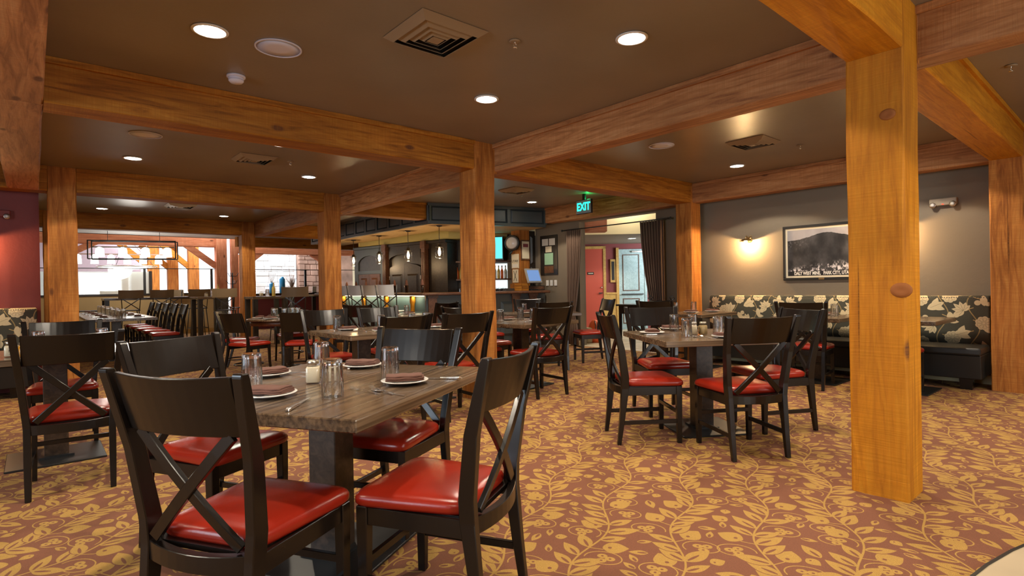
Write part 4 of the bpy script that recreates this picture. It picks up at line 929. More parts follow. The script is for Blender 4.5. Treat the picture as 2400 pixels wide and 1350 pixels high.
l = bpy.data.lights.new('can', 'SPOT'); l.energy = 70; l.spot_size = 2.6; l.spot_blend = .2; l.shadow_soft_size = .06; l.color = WARM; o = bpy.data.objects.new('can_lamp', l); C.objects.link(o); o.location = (9.6, 7.2, 3.15)
bg_ = thing('backpack', 'orange backpack standing on the lobby floor behind a chair', 'bag', (8.82, 7.62, 0)); B().loft([[Vector((.13*k*math.cos(t*PI/8), .16*k*math.sin(t*PI/8), z)) for t in range(16)] for z, k in ((.0, .85), (.06, 1), (.25, .95), (.38, .75), (.45, .4), (.47, .1))], smooth=True).done('pack', 'orange', bg_); B().tube([(-.05, -.05, .45), (-.10, -.12, .36), (-.13, -.12, .15)], .010, 6).done('strap', 'ink', bg_); B().box((-.20, .04, .16), (.16, .2, .32)).done('side_pouch', 'khaki', bg_, .04, 2)
co = thing('console_table', 'low black console table under the right curtain', 'table', (7.72, 5.46, 0)); B().b2(-.25, .22, -.50, .52, .83, .86).done('table_top', 'black', co, .004); B().b2(-.22, .20, -.46, .48, .70, .83).done('apron', 'black', co)
for sx in (-.2, .17):
    for sy in (-.44, .46): B().box((sx, sy, .35), (.04, .04, .70), taper=.7).done('leg', 'black', co)
sc_ = thing('iron_scroll_bowl', 'dark iron scroll bowl on the black console table', 'bowl', (7.72, 5.25, .86)); B().lathe([(.02, 0), (.12, .012), (.20, .05), (.195, .055), (.11, .02), (.001, .012)], 28).done('bowl', 'metal', sc_); B().tube([(.0, -.19, .05), (.0, -.25, .10), (.0, -.21, .14), (.0, -.16, .11), (.0, -.19, .08)], .010, 6).done('scroll_handle', 'metal', sc_); B().tube([(.0, .19, .05), (.0, .25, .10), (.0, .21, .14), (.0, .16, .11), (.0, .19, .08)], .010, 6).done('scroll_handle', 'metal', sc_)

# ------------------------------------------------------------------ the bar: canopy
bd = math.atan2(7.93-8.60, 7.75-5.45); BL = math.hypot(7.93-8.60, 7.75-5.45)
cn = thing('bar_canopy', 'dark panelled canopy hanging over the bar', 'canopy', (5.45, 8.60, 2.36))
def fascia(par, x0, y0, deg, L, n, zt=.377):
    r = math.radians(deg); c, s_ = math.cos(r), math.sin(r)
    def P(b, nm, m): o = b.done(nm, m, par); o.location = (x0, y0, 0); o.rotation_euler.z = r; return o
    P(B().b2(0, L, .03, .06, 0, zt), 'fascia_board', 'slate'); P(B().b2(-.02, L, -.015, .03, 0, .055), 'lower_moulding', 'slate'); P(B().b2(-.02, L, -.02, .03, zt-.05, zt-.001), 'upper_moulding', 'slate')
    for i in range(n+1):
        x = L*i/n; P(B().b2(x-.035, x+.035, -.005, .03, .055, zt-.05), 'stile', 'slate')
    for i in range(n):
        a_, b_ = L*i/n+.075, L*(i+1)/n-.075; g = B(); lo, hi = .085, zt-.08
        g.loft([[Vector((a_-.035, .03, lo-.025)), Vector((b_+.035, .03, lo-.025)), Vector((b_+.035, .03, hi+.025)), Vector((a_-.035, .03, hi+.025))], [Vector((a_, .004, lo)), Vector((b_, .004, lo)), Vector((b_, .004, hi)), Vector((a_, .004, hi))]]); P(g, 'raised_panel', 'slate')
fascia(cn, 0, 0, math.degrees(bd), BL, 3)
fascia(cn, 0, 5.6, -90, 5.6, 11)
b = B(); b.loft([[Vector((.02, 0, .002)), Vector((BL*math.cos(bd), BL*math.sin(bd)+.03, .002)), Vector((2.7, 1.0, .002)), Vector((.85, 1.0, .002)), Vector((.85, 5.6, .002)), Vector((.02, 5.6, .002))], [Vector((.02, 0, .03)), Vector((BL*math.cos(bd), BL*math.sin(bd)+.03, .03)), Vector((2.7, 1.0, .03)), Vector((.85, 1.0, .03)), Vector((.85, 5.6, .03)), Vector((.02, 5.6, .03))]]); b.done('soffit_board', 'tan', cn)
for i, bb_ in enumerate((8.80, 9.95, 11.2, 12.5)):
    t_ = thing('pendant_lamp', ['glass pendant lamp beside the middle post over the bar', 'glass pendant lamp over the nearest bar stool', 'glass pendant lamp third from the middle post', 'glass pendant lamp nearest the bar stools at the left end'][i], 'lamp', (5.80, bb_, 2.362), 0, 'pendants over the bar')
    B().lathe([(.001, 0), (.06, 0), (.055, -.015), (.012, -.025), (.001, -.025)], 20).done('ceiling_cup', 'metal', t_)
    B().tube([(0, 0, -.02), (0, 0, -.36)], .006, 6).done('rod', 'metal', t_); B().lathe([(.01, -.34), (.035, -.36), (.035, -.39), (.075, -.40), (.075, -.408), (.001, -.41)], 16).done('cap', 'metal', t_)
    B().lathe([(.070, -.405), (.078, -.43), (.078, -.60), (.070, -.625), (.067, -.625), (.074, -.60), (.074, -.43), (.066, -.405)], 20).done('glass_cylinder', 'pane', t_)
    B().lathe([(.001, -.42), (.015, -.44), (.028, -.50), (.020, -.54), (.001, -.555)], 14).done('bulb', 'bulb', t_)
    l = bpy.data.lights.new('pendant', 'POINT'); l.energy = 9; l.color = (1, .66, .34); l.shadow_soft_size = .03; o = bpy.data.objects.new('pendant_light', l); C.objects.link(o); o.parent = t_; o.location = (0, 0, -.66)
# counter
bc = thing('bar_counter', 'long dark bar counter with glowing under-lit front', 'counter', (5.5, 8.77, 0)); cdr = math.atan2(-.77, 2.6); CL = 2.52
def PC(b, nm, m, left=False, bev=0): o = b.done(nm, m, bc, bev); o.rotation_euler.z = PI/2 if left else cdr; o['part'] = 1; del o['part']; return o
PC(B().b2(-.10, CL, -.10, .42, 1.05, 1.10), 'counter_top', 'walnut_x', bev=.012); PC(B().b2(-.02, CL-.05, .04, .10, .06, 1.05), 'front_board', 'slate')
n = 5
for i in range(n):
    x0, x1 = .12+(CL-.25)*i/n, .12+(CL-.25)*(i+1)/n-.10; g = B(); g.loft([[Vector((x0, .04, .22)), Vector((x1, .04, .22)), Vector((x1, .04, .90)), Vector((x0, .04, .90))], [Vector((x0+.05, .012, .27)), Vector((x1-.05, .012, .27)), Vector((x1-.05, .012, .85)), Vector((x0+.05, .012, .85))]]); PC(g, 'raised_panel', 'slate')
for x in (.02, 1.72, 2.10): PC(B().b2(x, x+.16, -.005, .06, .0, 1.0), 'pilaster', 'walnut_z'); PC(B().b2(x-.02, x+.18, -.02, .06, 1.0, 1.05), 'pilaster_cap', 'walnut_z')
PC(B().b2(0, 5.2, -.55, .10, 1.05, 1.10), 'counter_top', 'walnut_x', True, .012); PC(B().b2(0, 5.2, -.16, -.10, .06, 1.05), 'front_board', 'bluebar', True)
PC(B().b2(.25, 5.2, -.085, -.06, 1.030, 1.048), 'light_strip', 'strip', True)
for i in range(8):
    x0 = .15+.62*i; g = B(); g.loft([[Vector((x, -.10, .36)), Vector((x, .04, .40)), Vector((x, -.10, .74))] for x in (x0+.03, x0+.56)]); PC(g, 'sloping_foot_panel', 'bluebar', True)
for i in range(5):
    x0 = .62+1.05*i; g = B(); g.lathe([(.05, .04), (.05, .30), (.042, .32), (.042, .88), (.055, .92), (.055, 1.04)], 14, (x0, -.05, 0)); PC(g, 'turned_post', 'gtimber_z', True)
l = bpy.data.lights.new('bar_strip', 'AREA'); l.shape = 'RECTANGLE'; l.size = 4.6; l.size_y = .03; l.energy = 13; l.color = (1, .92, .62); o = bpy.data.objects.new('bar_strip_light', l); C.objects.link(o); o.location = (5.53, 11.4, 1.025); o.rotation_euler = (0, 0, PI/2)
for i, y in enumerate((9.24, 9.84, 10.46, 11.10, 11.76)): place(SB, (5.02, y, 0), math.radians(38), f'grey metal bucket-back bar stool {["nearest the middle post", "second from the middle post", "third from the middle post", "fourth from the middle post", "fifth, beside the left bar post"][i]}', 'metal stools along the bar')
NG = thing('napkin_glass', 'x', 'glass'); B().lathe([(.028, 0), (.045, .15), (.043, .15), (.026, .006), (.001, .006)], 18).done('glass_body', 'glass', NG)
B().loft([[Vector((.022*math.cos(k*PI/4), .022*math.sin(k*PI/4), .01)) for k in range(8)], [Vector((.036*math.cos(k*PI/4), .030*math.sin(k*PI/4), .16)) for k in range(8)], [Vector((.026*math.cos(k*PI/4), .014*math.sin(k*PI/4), .23)) for k in range(8)], [Vector((.006*math.cos(k*PI/4), .004*math.sin(k*PI/4), .27)) for k in range(8)]]).done('rolled_napkin', 'napkin', NG)
for i, x in enumerate((990, 953, 925, 891, 858, 835, 813)):
    y = 5.74*math.tan(math.radians(49.23)+math.atan((1200-x)/1300)); place(NG, (5.74, y, 1.10), 0, f'glass holding a brown napkin on the bar, {["at the bar corner", "second from the corner", "third from the corner", "fourth from the corner", "fifth from the corner", "sixth from the corner", "at the left end"][i]}', 'napkin glasses on the bar')

# back bar
def cabinet(name, label, p0, p1, z1=2.25, m='slate', dep=.35):
    t_ = thing(name, label, 'cabinet', (p0[0], p0[1], 0), math.atan2(p1[1]-p0[1], p1[0]-p0[0])); L = math.hypot(p1[0]-p0[0], p1[1]-p0[1])
    B().b2(0, L, .05, dep, 0, z1).done('carcass', m, t_); B().b2(-.02, L+.02, -.03, dep, z1-.07, z1).done('cornice', m, t_, .01); return t_, L
def raised(t_, x0, x1, z0, z1, m, y=.05, nm='raised_panel', d=.025, s_=.04):
    g = B(); g.loft([[Vector((x0, y, z0)), Vector((x1, y, z0)), Vector((x1, y, z1)), Vector((x0, y, z1))], [Vector((x0+s_, y-d, z0+s_)), Vector((x1-s_, y-d, z0+s_)), Vector((x1-s_, y-d, z1-s_)), Vector((x0+s_, y-d, z1-s_))]]); return g.done(nm, m, t_)
def arch(t_, x0, x1, z0, z1, zt, m, y0=.0, y1=.05, nm='arched_header'):
    g = B(); n = 14; rings = []
    for i in range(n+1):
        x = x0+(x1-x0)*i/n; u = 2*i/n-1; za = z0+(z1-z0)*math.sqrt(max(0, 1-u*u*.92)); rings.append([Vector((x, y0, za)), Vector((x, y1, za)), Vector((x, y1, zt)), Vector((x, y0, zt))])
    return g.loft(rings).done(nm, m, t_)
ca, L = cabinet('bar_cabinet', 'blue-grey cabinet with arched panel and two small brown doors', (6.27, 13.47), (6.46, 12.25))
arch(ca, .16, L-.14, 1.78, 2.02, 2.18, 'slate'); B().b2(0, .16, 0, .05, 0, 2.18).done('stile', 'slate', ca); B().b2(L-.14, L, 0, .05, 0, 2.18).done('stile', 'slate', ca); B().b2(.16, L-.14, 0, .05, 1.56, 1.64).done('mid_rail', 'slate', ca)
B().b2(.18, L-.16, .03, .05, 1.64, 2.05).done('arch_back', 'dark_x', ca)
for x0 in (.18, .18+(L-.34)/2): 
    dd = B().b2(x0, x0+(L-.34)/2-.006, .0, .03, .9, 1.555).done('door', 'walnut_z', ca); raised(ca, x0+.10, x0+(L-.34)/2-.10, .98, 1.46, 'walnut_z', .0, 'door_panel')
pil = lambda p, lab: (lambda t_: (B().b2(-.06, .06, -.06, .06, 0, 2.08).done('shaft', 'walnut_z', t_), B().b2(-.075, .075, -.075, .075, 2.08, 2.25).done('capital', 'walnut_z', t_), [B().b2(x-.008, x+.008, -.07, -.058, 1.0, 2.0).done('flute', 'walnut_z', t_) for x in (-.03, 0, .03)]))(thing('carved_pilaster', lab, 'column', (p[0], p[1], 0), -1.4))
pil((6.47, 12.17), 'brown carved pilaster between the blue-grey cabinet and the arched doors'); pil((6.72, 10.80), 'golden brown pilaster right of the arched dark doors')
cb, L = cabinet('bar_cabinet', 'tall dark bar cabinet with arched double doors', (6.49, 12.10), (6.70, 10.88), m='dark_z')
arch(cb, .05, L-.05, 1.84, 2.0, 2.18, 'dark_x', -.01, .05)
for k, (x0, x1) in enumerate(((.06, L*.50), (L*.50+.004, L-.06))):
    g = B(); n = 8; rings = []
    for i in range(n+1):
        x = x0+(x1-x0)*i/n; u = (2*(x-.06)/(L-.12)-1); zt = 1.62+.15*math.sqrt(max(0, 1-u*u*.9)); rings.append([Vector((x, .0, .2)), Vector((x, .035, .2)), Vector((x, .035, zt)), Vector((x, .0, zt))])
    g.loft(rings).done('door', 'dark_z', cb); raised(cb, x0+.09, x1-.09, .35, 1.52, 'dark_z', .0, 'door_panel')
    B().b2((x0 if k == 0 else x1)-.01, (x0 if k == 0 else x1)+.01, -.01, 0, 1.40, 1.48).done('hinge', 'nickel', cb)
cc_, L = cabinet('bar_cabinet', 'flat dark end panel of the bar cabinets', (6.74, 10.72), (6.85, 10.15), m='dark_z')
sh_ = thing('liquor_shelf', 'lit liquor shelf unit behind the bar', 'shelf', (6.95, 10.30, 0), math.atan2(9.45-10.30, 8.10-6.95)); L = math.hypot(.85, 1.15)
B().b2(-.05, L+.4, .28, .34, 0, 2.3).done('back_board', 'dark_x', sh_); B().b2(0, .9, .275, .28, 1.36, 1.74).done('mirror', 'walnut_x', sh_)
for z in (1.34, 1.74): B().b2(0, L+.3, .05, .28, z, z+.035).done('shelf_board', 'walnut_x', sh_)
B().b2(0, .04, .05, .28, 1.375, 1.74).done('side_board', 'walnut_z', sh_); B().b2(.92, L+.3, .262, .274, 1.15, 1.72).done('lit_back', 'backlight', sh_); B().b2(0, L+.3, .0, .28, .95, 1.02).done('work_top', 'dark_x', sh_)
BOT = []
for mm in ('bottle_a', 'bottle_b', 'bottle_c', 'bottle_d'):
    t_ = thing('liquor_bottle', 'x', 'bottle'); B().lathe([(.001, 0), (.034, 0), (.036, .01), (.036, .16), (.030, .19), (.013, .22), (.012, .27), (.001, .27)], 12).done('bottle_glass', mm, t_); B().lathe([(.014, .268), (.014, .295), (.001, .296)], 10).done('cap', 'brass' if mm != 'bottle_b' else 'ink', t_); BOT.append(t_)
cdx, sdx = math.cos(sh_.rotation_euler.z), math.sin(sh_.rotation_euler.z); nm_ = ['green', 'orange', 'clear', 'golden']; on_ = ['first', 'second', 'third', 'fourth', 'fifth', 'sixth', 'seventh', 'eighth', 'ninth', 'tenth', 'eleventh', 'twelfth', 'thirteenth', 'fourteenth', 'fifteenth', 'sixteenth', 'seventeenth', 'eighteenth']
sp = lambda u, v: (6.95+u*cdx-v*sdx, 10.30+u*sdx+v*cdx)
for k in range(18):
    u = .09+.078*k; q = sp(u, .16+.03*(k % 2)); kk = [0, 1, 1, 3, 0, 1, 2, 1, 2, 3, 2, 2, 3, 2, 3, 1, 2, 3][k]
    place(BOT[kk], (q[0], q[1], 1.375), 0, f'{nm_[kk]} bottle, {on_[k]} from the left on the lit liquor shelf', 'bottles behind the bar')
for k in range(14):
    q = sp(.0+.10*k, .12); place(GL, (q[0], q[1], 1.02), 0, f'drinking glass, {on_[k]} from the left on the back bar work top', 'glasses behind the bar')
tv = thing('television', 'black television with turquoise picture above the liquor bottles', 'television', (7.55, 9.72, 1.78), math.radians(-52)); B().b2(-.46, .46, 0, .06, 0, .52).done('casing', 'ink', tv, .006); B().b2(-.05, .44, -.003, .0, .03, .50).done('screen', 'tv', tv); B().b2(-.06, .06, .06, .2, .2, .3).done('wall_arm', 'metal', tv)
bk = thing('yellow_bulkhead', 'ochre bulkhead above the bar cabinets', 'bulkhead', (0, 0, 0)); P6 = [(6.27, 13.22), (6.30, 13.2), (6.47, 12.2), (6.70, 10.86), (6.90, 10.1), (8.05, 9.47), (8.05, 9.6), (8.5, 9.65), (8.5, 13.2)]
bko = B().loft([[Vector((x-6.27, y-13.47, z)) for x, y in P6] for z in (2.26, ZC-.002)]).done('plaster', 'yellow', bk); bk.location = (6.27, 13.47, 0)
# order counter, post signs, frames
rz_ = cdr; OC = lambda u, v, z: (5.5+u*math.cos(cdr)-v*math.sin(cdr), 8.77+u*math.sin(cdr)+v*math.cos(cdr), z)
mo = thing('order_screen', 'tilted touch screen with blue picture on the bar counter', 'monitor', OC(2.28, .16, 1.10), cdr+.25)
B().b2(-.10, .10, -.02, .16, 0, .03).done('stand_foot', 'ink', mo, .005); B().box((0, .08, .10), (.05, .03, .18), rx=-.2).done('stand_neck', 'ink', mo)
for nm2, dd, sz, m2 in (('casing', 0, (.38, .035, .31), 'grey'), ('screen', -.0195, (.31, .004, .235), 'screen')):
    o = B().box((0, dd, 0), sz).done(nm2, m2, mo, .004 if nm2 == 'casing' else 0); o.location = (0, .02, .30); o.rotation_euler = (-.35, 0, 0)
wb = thing('wooden_drawer_box', 'small wooden box with six drawers on the bar counter', 'box', OC(1.98, .12, 1.10), cdr); B().b2(-.16, .16, 0, .2, 0, .15).done('carcass', 'timber_x', wb)
for i in range(3):
    for j in range(2): B().b2(-.155+.158*j, -.006+.158*j, -.012, 0, .006+.048*i, .048+.048*i).done('drawer', 'timber_x', wb)
cd = thing('cash_drawer', 'black cash drawer under the touch screen', 'drawer', OC(2.36, .30, 1.10), cdr); B().b2(-.19, .19, -.1, .2, 0, .10).done('casing', 'ink', cd, .004); B().b2(-.17, .17, -.106, -.1, .02, .085).done('drawer_front', 'walnut_x', cd)
mb = thing('menu_stack', 'stack of black menus left of the wooden drawer box', 'menus', OC(1.70, .12, 1.10), cdr)
for i in range(4): B().b2(-.09+.004*i, .09, -.06, .12-.005*i, .014*i, .014*i+.012).done('menu', 'ink', mb)
ck = thing('wall_clock', 'round clock with dark rim on the post at the bar', 'clock', (7.60, 8.78, 2.10), math.radians(-62)); B().lathe([(.001, .05), (.15, .05), (.165, .03), (.165, -.03), (.150, -.045), (.140, -.03)], 32, ax='y').done('rim', 'ink', ck); B().lathe([(.142, -.028), (.10, -.055), (.001, -.065)], 32, ax='y').done('domed_face', 'china', ck); B().tube([(0, .05, 0), (.0, .14, 0)], .02, 8).done('bracket', 'ink', ck); B().tube([(0, .0, -.165), (-.06, .02, -.24)], .02, 8).done('lower_scroll', 'ink', ck)
def sign(name, label, cat, w_, h_, loc, deg, parts, fm='mount'):
    t_ = thing(name, label, cat, loc, math.radians(deg)); B().b2(-w_/2, w_/2, -.02, -.001, -h_/2, h_/2).done('board', fm, t_, .002)
    for nm2, x0, x1, z0, z1, m2 in parts: B().b2(x0, x1, -.024, -.0195, z0, z1).done(nm2, m2, t_)
    return t_
s1 = sign('utah_sign', 'small pale sign with dark letters on the bar post', 'sign', .22, .30, (7.694, 8.79, 1.72), -90, [('white_label', -.08, .08, -.13, -.06, 'paper')]); text('UTAH', .075, (0, -.022, .0), (PI/2, 0, 0), 'ink', s1, 'lettering', .001)
s2 = sign('crossed_panel_sign', 'small pale panel with crossed lines under the first sign on the bar post', 'sign', .17, .28, (7.694, 8.79, 1.41), -90, [])
for s_ in (-1, 1): B().box((0, -.022, 0), (.010, .004, .24), ry=s_*.42).done('crossed_bar', 'ink', s2)
sign('certificate_frame', 'framed certificate with maroon band on the bar post', 'picture', .25, .42, (7.835, 8.650, 1.95), 0, [('paper_sheet', -.10, .10, -.18, .18, 'mount'), ('maroon_band', -.07, .07, .06, .13, 'maroon')], 'walnut_x')
for o in bpy.data.objects:
    if o.name.startswith('maroon_band'): 
        for v in o.data.vertices: v.co.y -= .003
dk = thing('tall_dark_panel', 'tall dark panelled door right of the bar post', 'cabinet', (7.98, 8.66, 0)); B().b2(0, .16, 0, .06, 1.10, 2.36).done('carcass', 'dark_z', dk); raised(dk, .02, .14, 1.66, 2.25, 'dark_z', 0); raised(dk, .02, .14, 1.2, 1.6, 'dark_z', 0)
sign('licence_frame', 'black glazed frame holding several licences on the wall by the curtain', 'picture', .50, .82, (8.148, 8.24, 1.83), -90, [('blue_sheet', -.19, -.01, .20, .34, 'paper'), ('blue_sheet', .02, .19, .20, .34, 'paper'), ('small_sheet', -.09, .09, .06, .18, 'mount'), ('green_sheet', -.12, .13, -.20, .04, 'green_paper'), ('brown_photo', -.13, .14, -.37, -.23, 'walnut_x')], 'ink')
for k, y in enumerate((8.30, 8.18, 8.06)): sign('switch_plate', f'white switch plate, {["left", "middle", "right"][k]} one of three under the licence frame', 'switch', .07, .115, (8.149, y, 1.25), -90, [('rocker', -.017, .017, -.033, .033, 'paper')], 'white')

# ------------------------------------------------------------------ the far lounge
struct(B().b2(-.5, 4.15, 18.2, 18.34, 0, 1.12).done('wall_half_left', 'tan')); struct(B().b2(-.5, 4.15, 18.16, 18.38, 1.12, 1.17).done('trim_3', 'dark_x')); struct(B().b2(-.5, 4.15, 18.17, 18.2, 0, .12).done('baseboard_lounge', 'oak'))
struct(B().b2(5.0, 8.6, 18.2, 18.34, 0, 1.05).done('wall_half_right', 'maroon')); struct(B().b2(5.0, 8.6, 17.96, 18.42, 1.05, 1.10).done('trim_4', 'dark_x'))
def glass_screen(x0, x1, z0, z1, posts, label):
    t_ = thing('glass_screen', label, 'screen', (x0, 18.27, z0)); w_ = x1-x0; h_ = z1-z0
    B().b2(0, w_, -.015, .015, h_-.02, h_).done('top_rail', 'ink', t_)
    for p in posts: B().b2(p-x0-.03, p-x0+.03, -.025, .025, 0, h_).done('upright', 'ink', t_)
    e = [x0]+list(posts)+[x1]
    for a_, b_ in zip(e[:-1], e[1:]):
        if b_-a_ > .1: B().b2(a_-x0+.03, b_-x0-.03, -.004, .004, 0, h_-.02).done('glass_pane', 'pane', t_)
glass_screen(-.4, 4.10, 1.17, 1.87, (2.33, 4.0), 'dark framed glass screen on the tan half wall'); glass_screen(5.0, 8.5, 1.10, 1.86, (6.78,), 'dark framed glass screen behind the round table')
def opost(x, y, label, m='otimber', wd=.29, z1=2.95): 
    t_ = thing('timber_post', label, 'post', (x, y, 0), 0, 'lounge posts'); rough_box(-wd/2, wd/2, -wd/2, wd/2, 0, z1, 'z', int(x*10+y), .003).done('shaft', m+'_z', t_); return t_
opost(4.30, 18.45, 'orange timber post at the right end of the glass screen'); opost(4.66, 18.4, 'orange timber post left of the second lounge opening', wd=.2)
beam(-.6, 4.45, 18.40, 18.66, 'orange lit beam over the glass screen', 'otimber', 2.52, 3.0, False); beam(4.7, 8.6, 18.45, 18.70, 'orange beam above the stone chimney view', 'otimber', 2.36, 2.64, False); beam(4.4, 8.6, 17.0, 17.25, 'dark reddish beam before the stone chimney view', 'timber', 2.46, 2.737, False)
def brace(p0, p1, label, m='otimber', w_=.16):
    t_ = thing('timber_brace', label, 'brace', p0, 0, 'lounge braces'); d = Vector(p1)-Vector(p0); B().bar([(0, 0, 0), tuple(d)], w_, w_, up=(0, 1, 0)).done('timber', m+'_x', t_)
brace((4.18, 18.5, 1.95), (3.35, 18.5, 2.60), 'orange brace left of the orange post at the glass screen'); brace((.3, 18.55, 2.0), (1.35, 18.55, 2.62), 'orange brace rising behind the left post'); brace((5.0, 18.55, 2.0), (5.55, 18.55, 2.45), 'orange brace left of the white chimney'); brace((8.0, 18.55, 1.85), (7.1, 18.55, 2.40), 'orange brace right of the white chimney')
for k, (x, y) in enumerate(((2.95, 21.2), (3.55, 21.6), (4.05, 21.0))):
    opost(x, y, f'pale lilac timber post {["left", "middle", "right"][k]} in the bright lounge', 'timber', .30, 3.4)
    brace((x-.1, y, 2.0), (x-.9, y, 2.75), f'brace of the {["left", "middle", "right"][k]} pale lounge post', 'timber')
beam(-2, 5, 21.0, 21.3, 'far lounge beam above the pale posts', 'timber', 2.75, 3.1, False)
wall('wall_lounge_mid', -4, 2.9, 23.5, 23.6, 'mauve', 0, 5)
fs = thing('frosted_screen', 'pale frosted screen wall behind the glass at the left', 'screen', (.4, 19.9, 0)); B().b2(-1.6, 2.25, 0, .05, 0, 1.82).done('panel', 'frost', fs); B().b2(2.25, 2.33, -.02, .07, 0, 1.84).done('edge_post', 'ink', fs)
chm = thing('stone_chimney', 'white stone chimney breast glowing in daylight', 'fireplace', (7.0, 21.6, 0)); 
rg = random.Random(5); z = 0
B().b2(-.80, .62, .06, .9, 0, 4.2).done('core', 'grout', chm)
while z < 3.6:
    h = rg.uniform(.16, .26); x = -.80
    while x < .6:
        w_ = min(rg.uniform(.22, .48), .62-x); B().b2(x+.004, x+w_-.004, rg.uniform(-.01, .02), .10, z+.004, z+h-.004).done('stone', 'stone', chm, .012); x += w_
    z += h
rk = thing('rubble_stone_wall', 'brown rubble stone wall right of the white chimney', 'wall', (7.7, 21.4, 0)); z = 0
B().b2(0, 2.2, .06, .3, 0, 3.4).done('core', 'rock', rk)
while z < 2.9:
    h = rg.uniform(.14, .26); x = 0.0
    while x < 1.3:
        w_ = min(rg.uniform(.18, .42), 1.32-x); B().b2(x+.006, x+w_-.006, rg.uniform(-.03, .03), .08, z+.006, z+h-.006).done('stone', 'rock', rk, .02); x += max(w_, .1)
    z += h
wall('wall_lounge_back', -4, 12, 26.0, 26.1, 'stone', 0, .7); wall('wall_lounge_back', -4, 12, 26.0, 26.1, 'stone', 3.6, 5); 
for k, x in enumerate((-4, -1.4, 1.6, 4.4, 7.6, 10.4)): wall('window_%d' % (k+1), x, x+.18, 25.95, 26.12, 'white', .7, 3.6)
wall('wall_lounge_left', -4.1, -4, 18, 26.1, 'beige', 0, 5); wall('wall_lounge_right', 12, 12.1, 18, 26.1, 'beige', 0, 5); wall('wall_lounge_side', 8.7, 12.1, 17.9, 18.0, 'beige', 0, 5)
wall('wall_strip', 4.45, 4.72, 19.6, 19.7, 'wall', 0, 2.6); struct(B().b2(4.98, 5.30, 19.9, 20.0, 0, 2.4).done('door_3', 'otimber_z'))
bl = thing('blue_grey_door', 'blue-grey door leaf left of the white chimney', 'door', (5.65, 20.9, 0)); B().b2(-.35, .30, 0, .06, 0, 2.3).done('leaf', 'bluedoor', bl); B().b2(-.45, -.35, -.02, .08, 0, 2.4).done('jamb', 'walnut_z', bl)
ct = thing('coat_tree', 'black coat tree beside the orange post', 'coat stand', (4.34, 17.35, 0)); B().tube([(0, 0, .03), (0, 0, 1.72)], .02, 8).done('pole', 'ink', ct)
for k in range(6): a = k*PI/3; B().tube([(0, 0, 1.62-.22*(k % 2)), (.10*math.cos(a), .10*math.sin(a), 1.62-.22*(k % 2)), (.17*math.cos(a), .17*math.sin(a), 1.72-.22*(k % 2))], .009, 6).done('hook', 'ink', ct)
for k in range(3): a = k*2.1; B().tube([(0, 0, .22), (.24*math.cos(a), .24*math.sin(a), .015)], .013, 6).done('leg', 'ink', ct)
def vase(x, y, r, h, label):
    t_ = thing('blue_vase', label, 'vase', (x, y, 1.10)); B().lathe([(.001, 0), (r*.9, 0), (r, .02), (r, h*.85), (r*.6, h*.93), (r*.45, h), (r*.35, h), (.001, h*.9)], 18).done('pot', 'blue', t_); return t_
vase(5.66, 18.10, .075, .34, 'short round blue vase with twigs on the right ledge'); v2 = vase(5.98, 18.10, .085, .52, 'tall blue cylinder vase on the right ledge')
yv = thing('dried_grass_pot', 'yellow pot with dry ornamental grass on the right ledge', 'plant', (6.28, 18.10, 1.10)); B().lathe([(.001, 0), (.07, 0), (.10, .05), (.085, .12), (.06, .13), (.001, .12)], 18).done('pot', 'amber', yv)
rg = random.Random(4); gb = B()
for k in range(46):
    a = rg.uniform(0, 6.28); t = rg.uniform(.02, .22); gb.tube([(0, 0, .1), (t*.4*math.cos(a), t*.4*math.sin(a), .32), (t*math.cos(a), t*math.sin(a), rg.uniform(.42, .62))], [.004, .007, .002], 4)
tag(gb.done('grass_blades', 'leaf', yv), kind='stuff')
sg = thing('table_card', 'small white card standing on the right ledge', 'card', (7.0, 18.08, 1.10)); B().box((0, 0, .10), (.13, .01, .20), rx=.12).done('sheet', 'paper', sg); B().b2(-.07, .07, -.03, .03, 0, .012).done('foot', 'ink', sg)
for x, nm3 in ((5.66, 'left'), ): 
    tw = thing('dark_twigs', 'dark twigs standing in the short blue vase', 'branch', (5.66, 18.10, 1.38)); g = B()
    for k in range(5): g.tube([(0, 0, 0), (.03*(k-2), .01, .18), (.05*(k-2)+.02, 0, .34)], .005, 5)
    g.done('twigs', 'ink', tw)
# high tables and stools
def high_table(x, y, deg, lx, ly, label, n=2, h=1.07):
    t_ = thing('high_table', label, 'table', (x, y, 0), math.radians(deg)); B().b2(-lx/2, lx/2, -ly/2, ly/2, h-.055, h).done('table_top', 'top', t_, .004)
    for sx in (-1, 1):
        for sy in (-1, 1): B().b2(sx*(lx/2-.06)-.045, sx*(lx/2-.06)+.045, sy*(ly/2-.06)-.045, sy*(ly/2-.06)+.045, 0, h-.055).done('leg', 'dark_z', t_)
    return t_
high_table(2.65, 16.85, 0, 2.75, .80, 'long dark high table in front of the tan half wall'); high_table(3.15, 14.75, 5, .62, .62, 'square high table left of the distant post'); high_table(3.80, 12.55, 0, .72, .66, 'square high table between the two far posts'); high_table(5.35, 14.6, 0, .9, .7, 'high table behind the near olive stool')
for i, (x, y, dg, lb) in enumerate(((1.75, 16.12, 90, 'olive X-back stool left before the long high table'), (2.38, 16.12, 90, 'olive X-back stool in the middle of the long high table'), (3.18, 16.05, 90, 'olive X-back stool at the right of the long high table'), (2.95, 17.62, -90, 'olive stool behind the long high table'), (.98, 16.85, 0, 'olive stool seen from the side at the left end of the high table'),
        (4.02, 11.30, 62, 'big olive X-back stool between the far posts'), (4.45, 13.5, 180, 'olive stool right of the square high table'), (3.30, 13.75, 70, 'olive stool between the two square high tables'), (4.0, 15.3, 200, 'olive stool behind the distant post'))): place(SW, (x, y, 0), math.radians(dg), lb, 'olive backed counter stools')
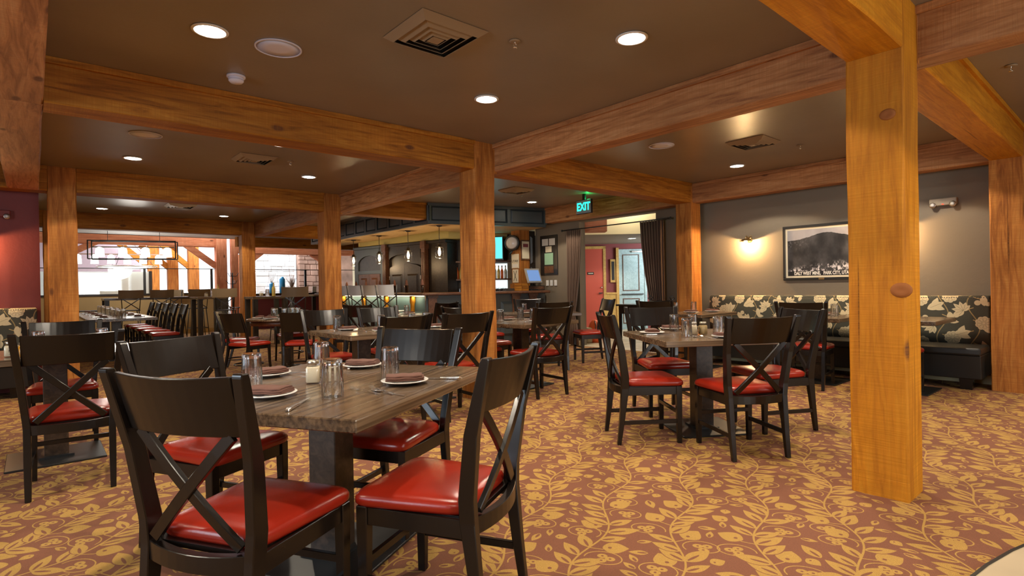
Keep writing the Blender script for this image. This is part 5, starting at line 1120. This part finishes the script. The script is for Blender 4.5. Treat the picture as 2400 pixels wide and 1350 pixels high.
for k, (x, y, lb) in enumerate(((3.10, 14.70, 'the left square high table'), (3.72, 12.6, 'the square high table between the posts'))):
    put(J1, x, y, 20, f'cream jar on {lb}', 'condiment jars', 1.07); put(GL, x+.14, y+.05, 0, f'clear upturned tumbler on {lb}', 'upturned glass tumblers', 1.07); place(BOT[3], (x+.24, y-.05, 1.07), 0, f'golden sauce bottle on {lb}', 'sauce bottles')
# chandeliers
def chandelier(x, y, z, deg, w_, h_, n, label, frame=True, drop=.5):
    t_ = thing('chandelier', label, 'chandelier', (x, y, z), math.radians(deg))
    if frame:
        for (a_, b_, c_, d_) in ((-w_/2, w_/2, -.012, .012), (-w_/2, w_/2, h_-.024, h_)):
            for yy in (-.16, .16): B().b2(a_, b_, yy-.012, yy+.012, c_, d_).done('frame_rail', 'ink', t_)
        for sx in (-1, 1):
            for yy in (-.16, .16): B().b2(sx*w_/2-.012, sx*w_/2+.012, yy-.012, yy+.012, 0, h_).done('frame_upright', 'ink', t_)
        for sx in (-.6, .6): B().tube([(sx*w_/2, 0, h_), (sx*w_/2, 0, h_+drop)], .006, 6).done('hanging_rod', 'ink', t_)
    B().b2(-w_/2*.95, w_/2*.95, -.02, .02, h_*.62, h_*.68).done('lamp_bar', 'nickel', t_)
    for k in range(n):
        xx = -w_/2*.78+w_*.78*k/(n-1)
        B().lathe([(.001, h_*.62), (.035, h_*.64), (.085, h_*.55), (.10, h_*.12), (.095, h_*.12), (.08, h_*.5), (.001, h_*.56)], 18, (xx, 0, 0)).done('glass_shade', 'shade', t_)
    l = bpy.data.lights.new('chandelier', 'POINT'); l.energy = 40; l.color = (1, .93, .82); l.shadow_soft_size = .3; o = bpy.data.objects.new('chandelier_light', l); C.objects.link(o); o.parent = t_; o.location = (0, 0, -.15)
chandelier(1.93, 16.75, 2.04, -18, 1.84, .46, 4, 'black box-framed chandelier with four lit glass shades over the long high table', drop=.24)
chandelier(2.0, 20.7, 2.02, -10, 2.6, .55, 6, 'bright chandelier with many lit shades behind the black framed one', False)
rgc = thing('ring_chandelier', 'round nickel ring chandelier under the bright shades', 'chandelier', (2.15, 20.2, 1.98)); B().tube([(.75*math.cos(k*PI/16), .75*math.sin(k*PI/16), 0) for k in range(33)], .02, 6).done('ring', 'nickel', rgc); B().lathe([(.001, -.10), (.35, -.06), (.62, 0), (.60, .02), (.001, .0)], 28).done('glass_bowl', 'shade', rgc)
for k in range(3): a = k*2.1; B().tube([(.7*math.cos(a), .7*math.sin(a), 0), (0, 0, .9)], .006, 5).done('hanging_rod', 'ink', rgc)
bs_ = thing('lounge_table_lamp', 'glowing globe lamp behind the glass screen', 'lamp', (3.45, 19.3, 1.0)); B().lathe([(.001, 0), (.10, .04), (.14, .14), (.10, .24), (.001, .28)], 20).done('globe', 'shade', bs_); B().b2(-.05, .05, -.05, .05, -1.0, .0).done('stand', 'ink', bs_)
# wood strip floor of the lounge under the high tables stays carpet; the stage beyond is bright
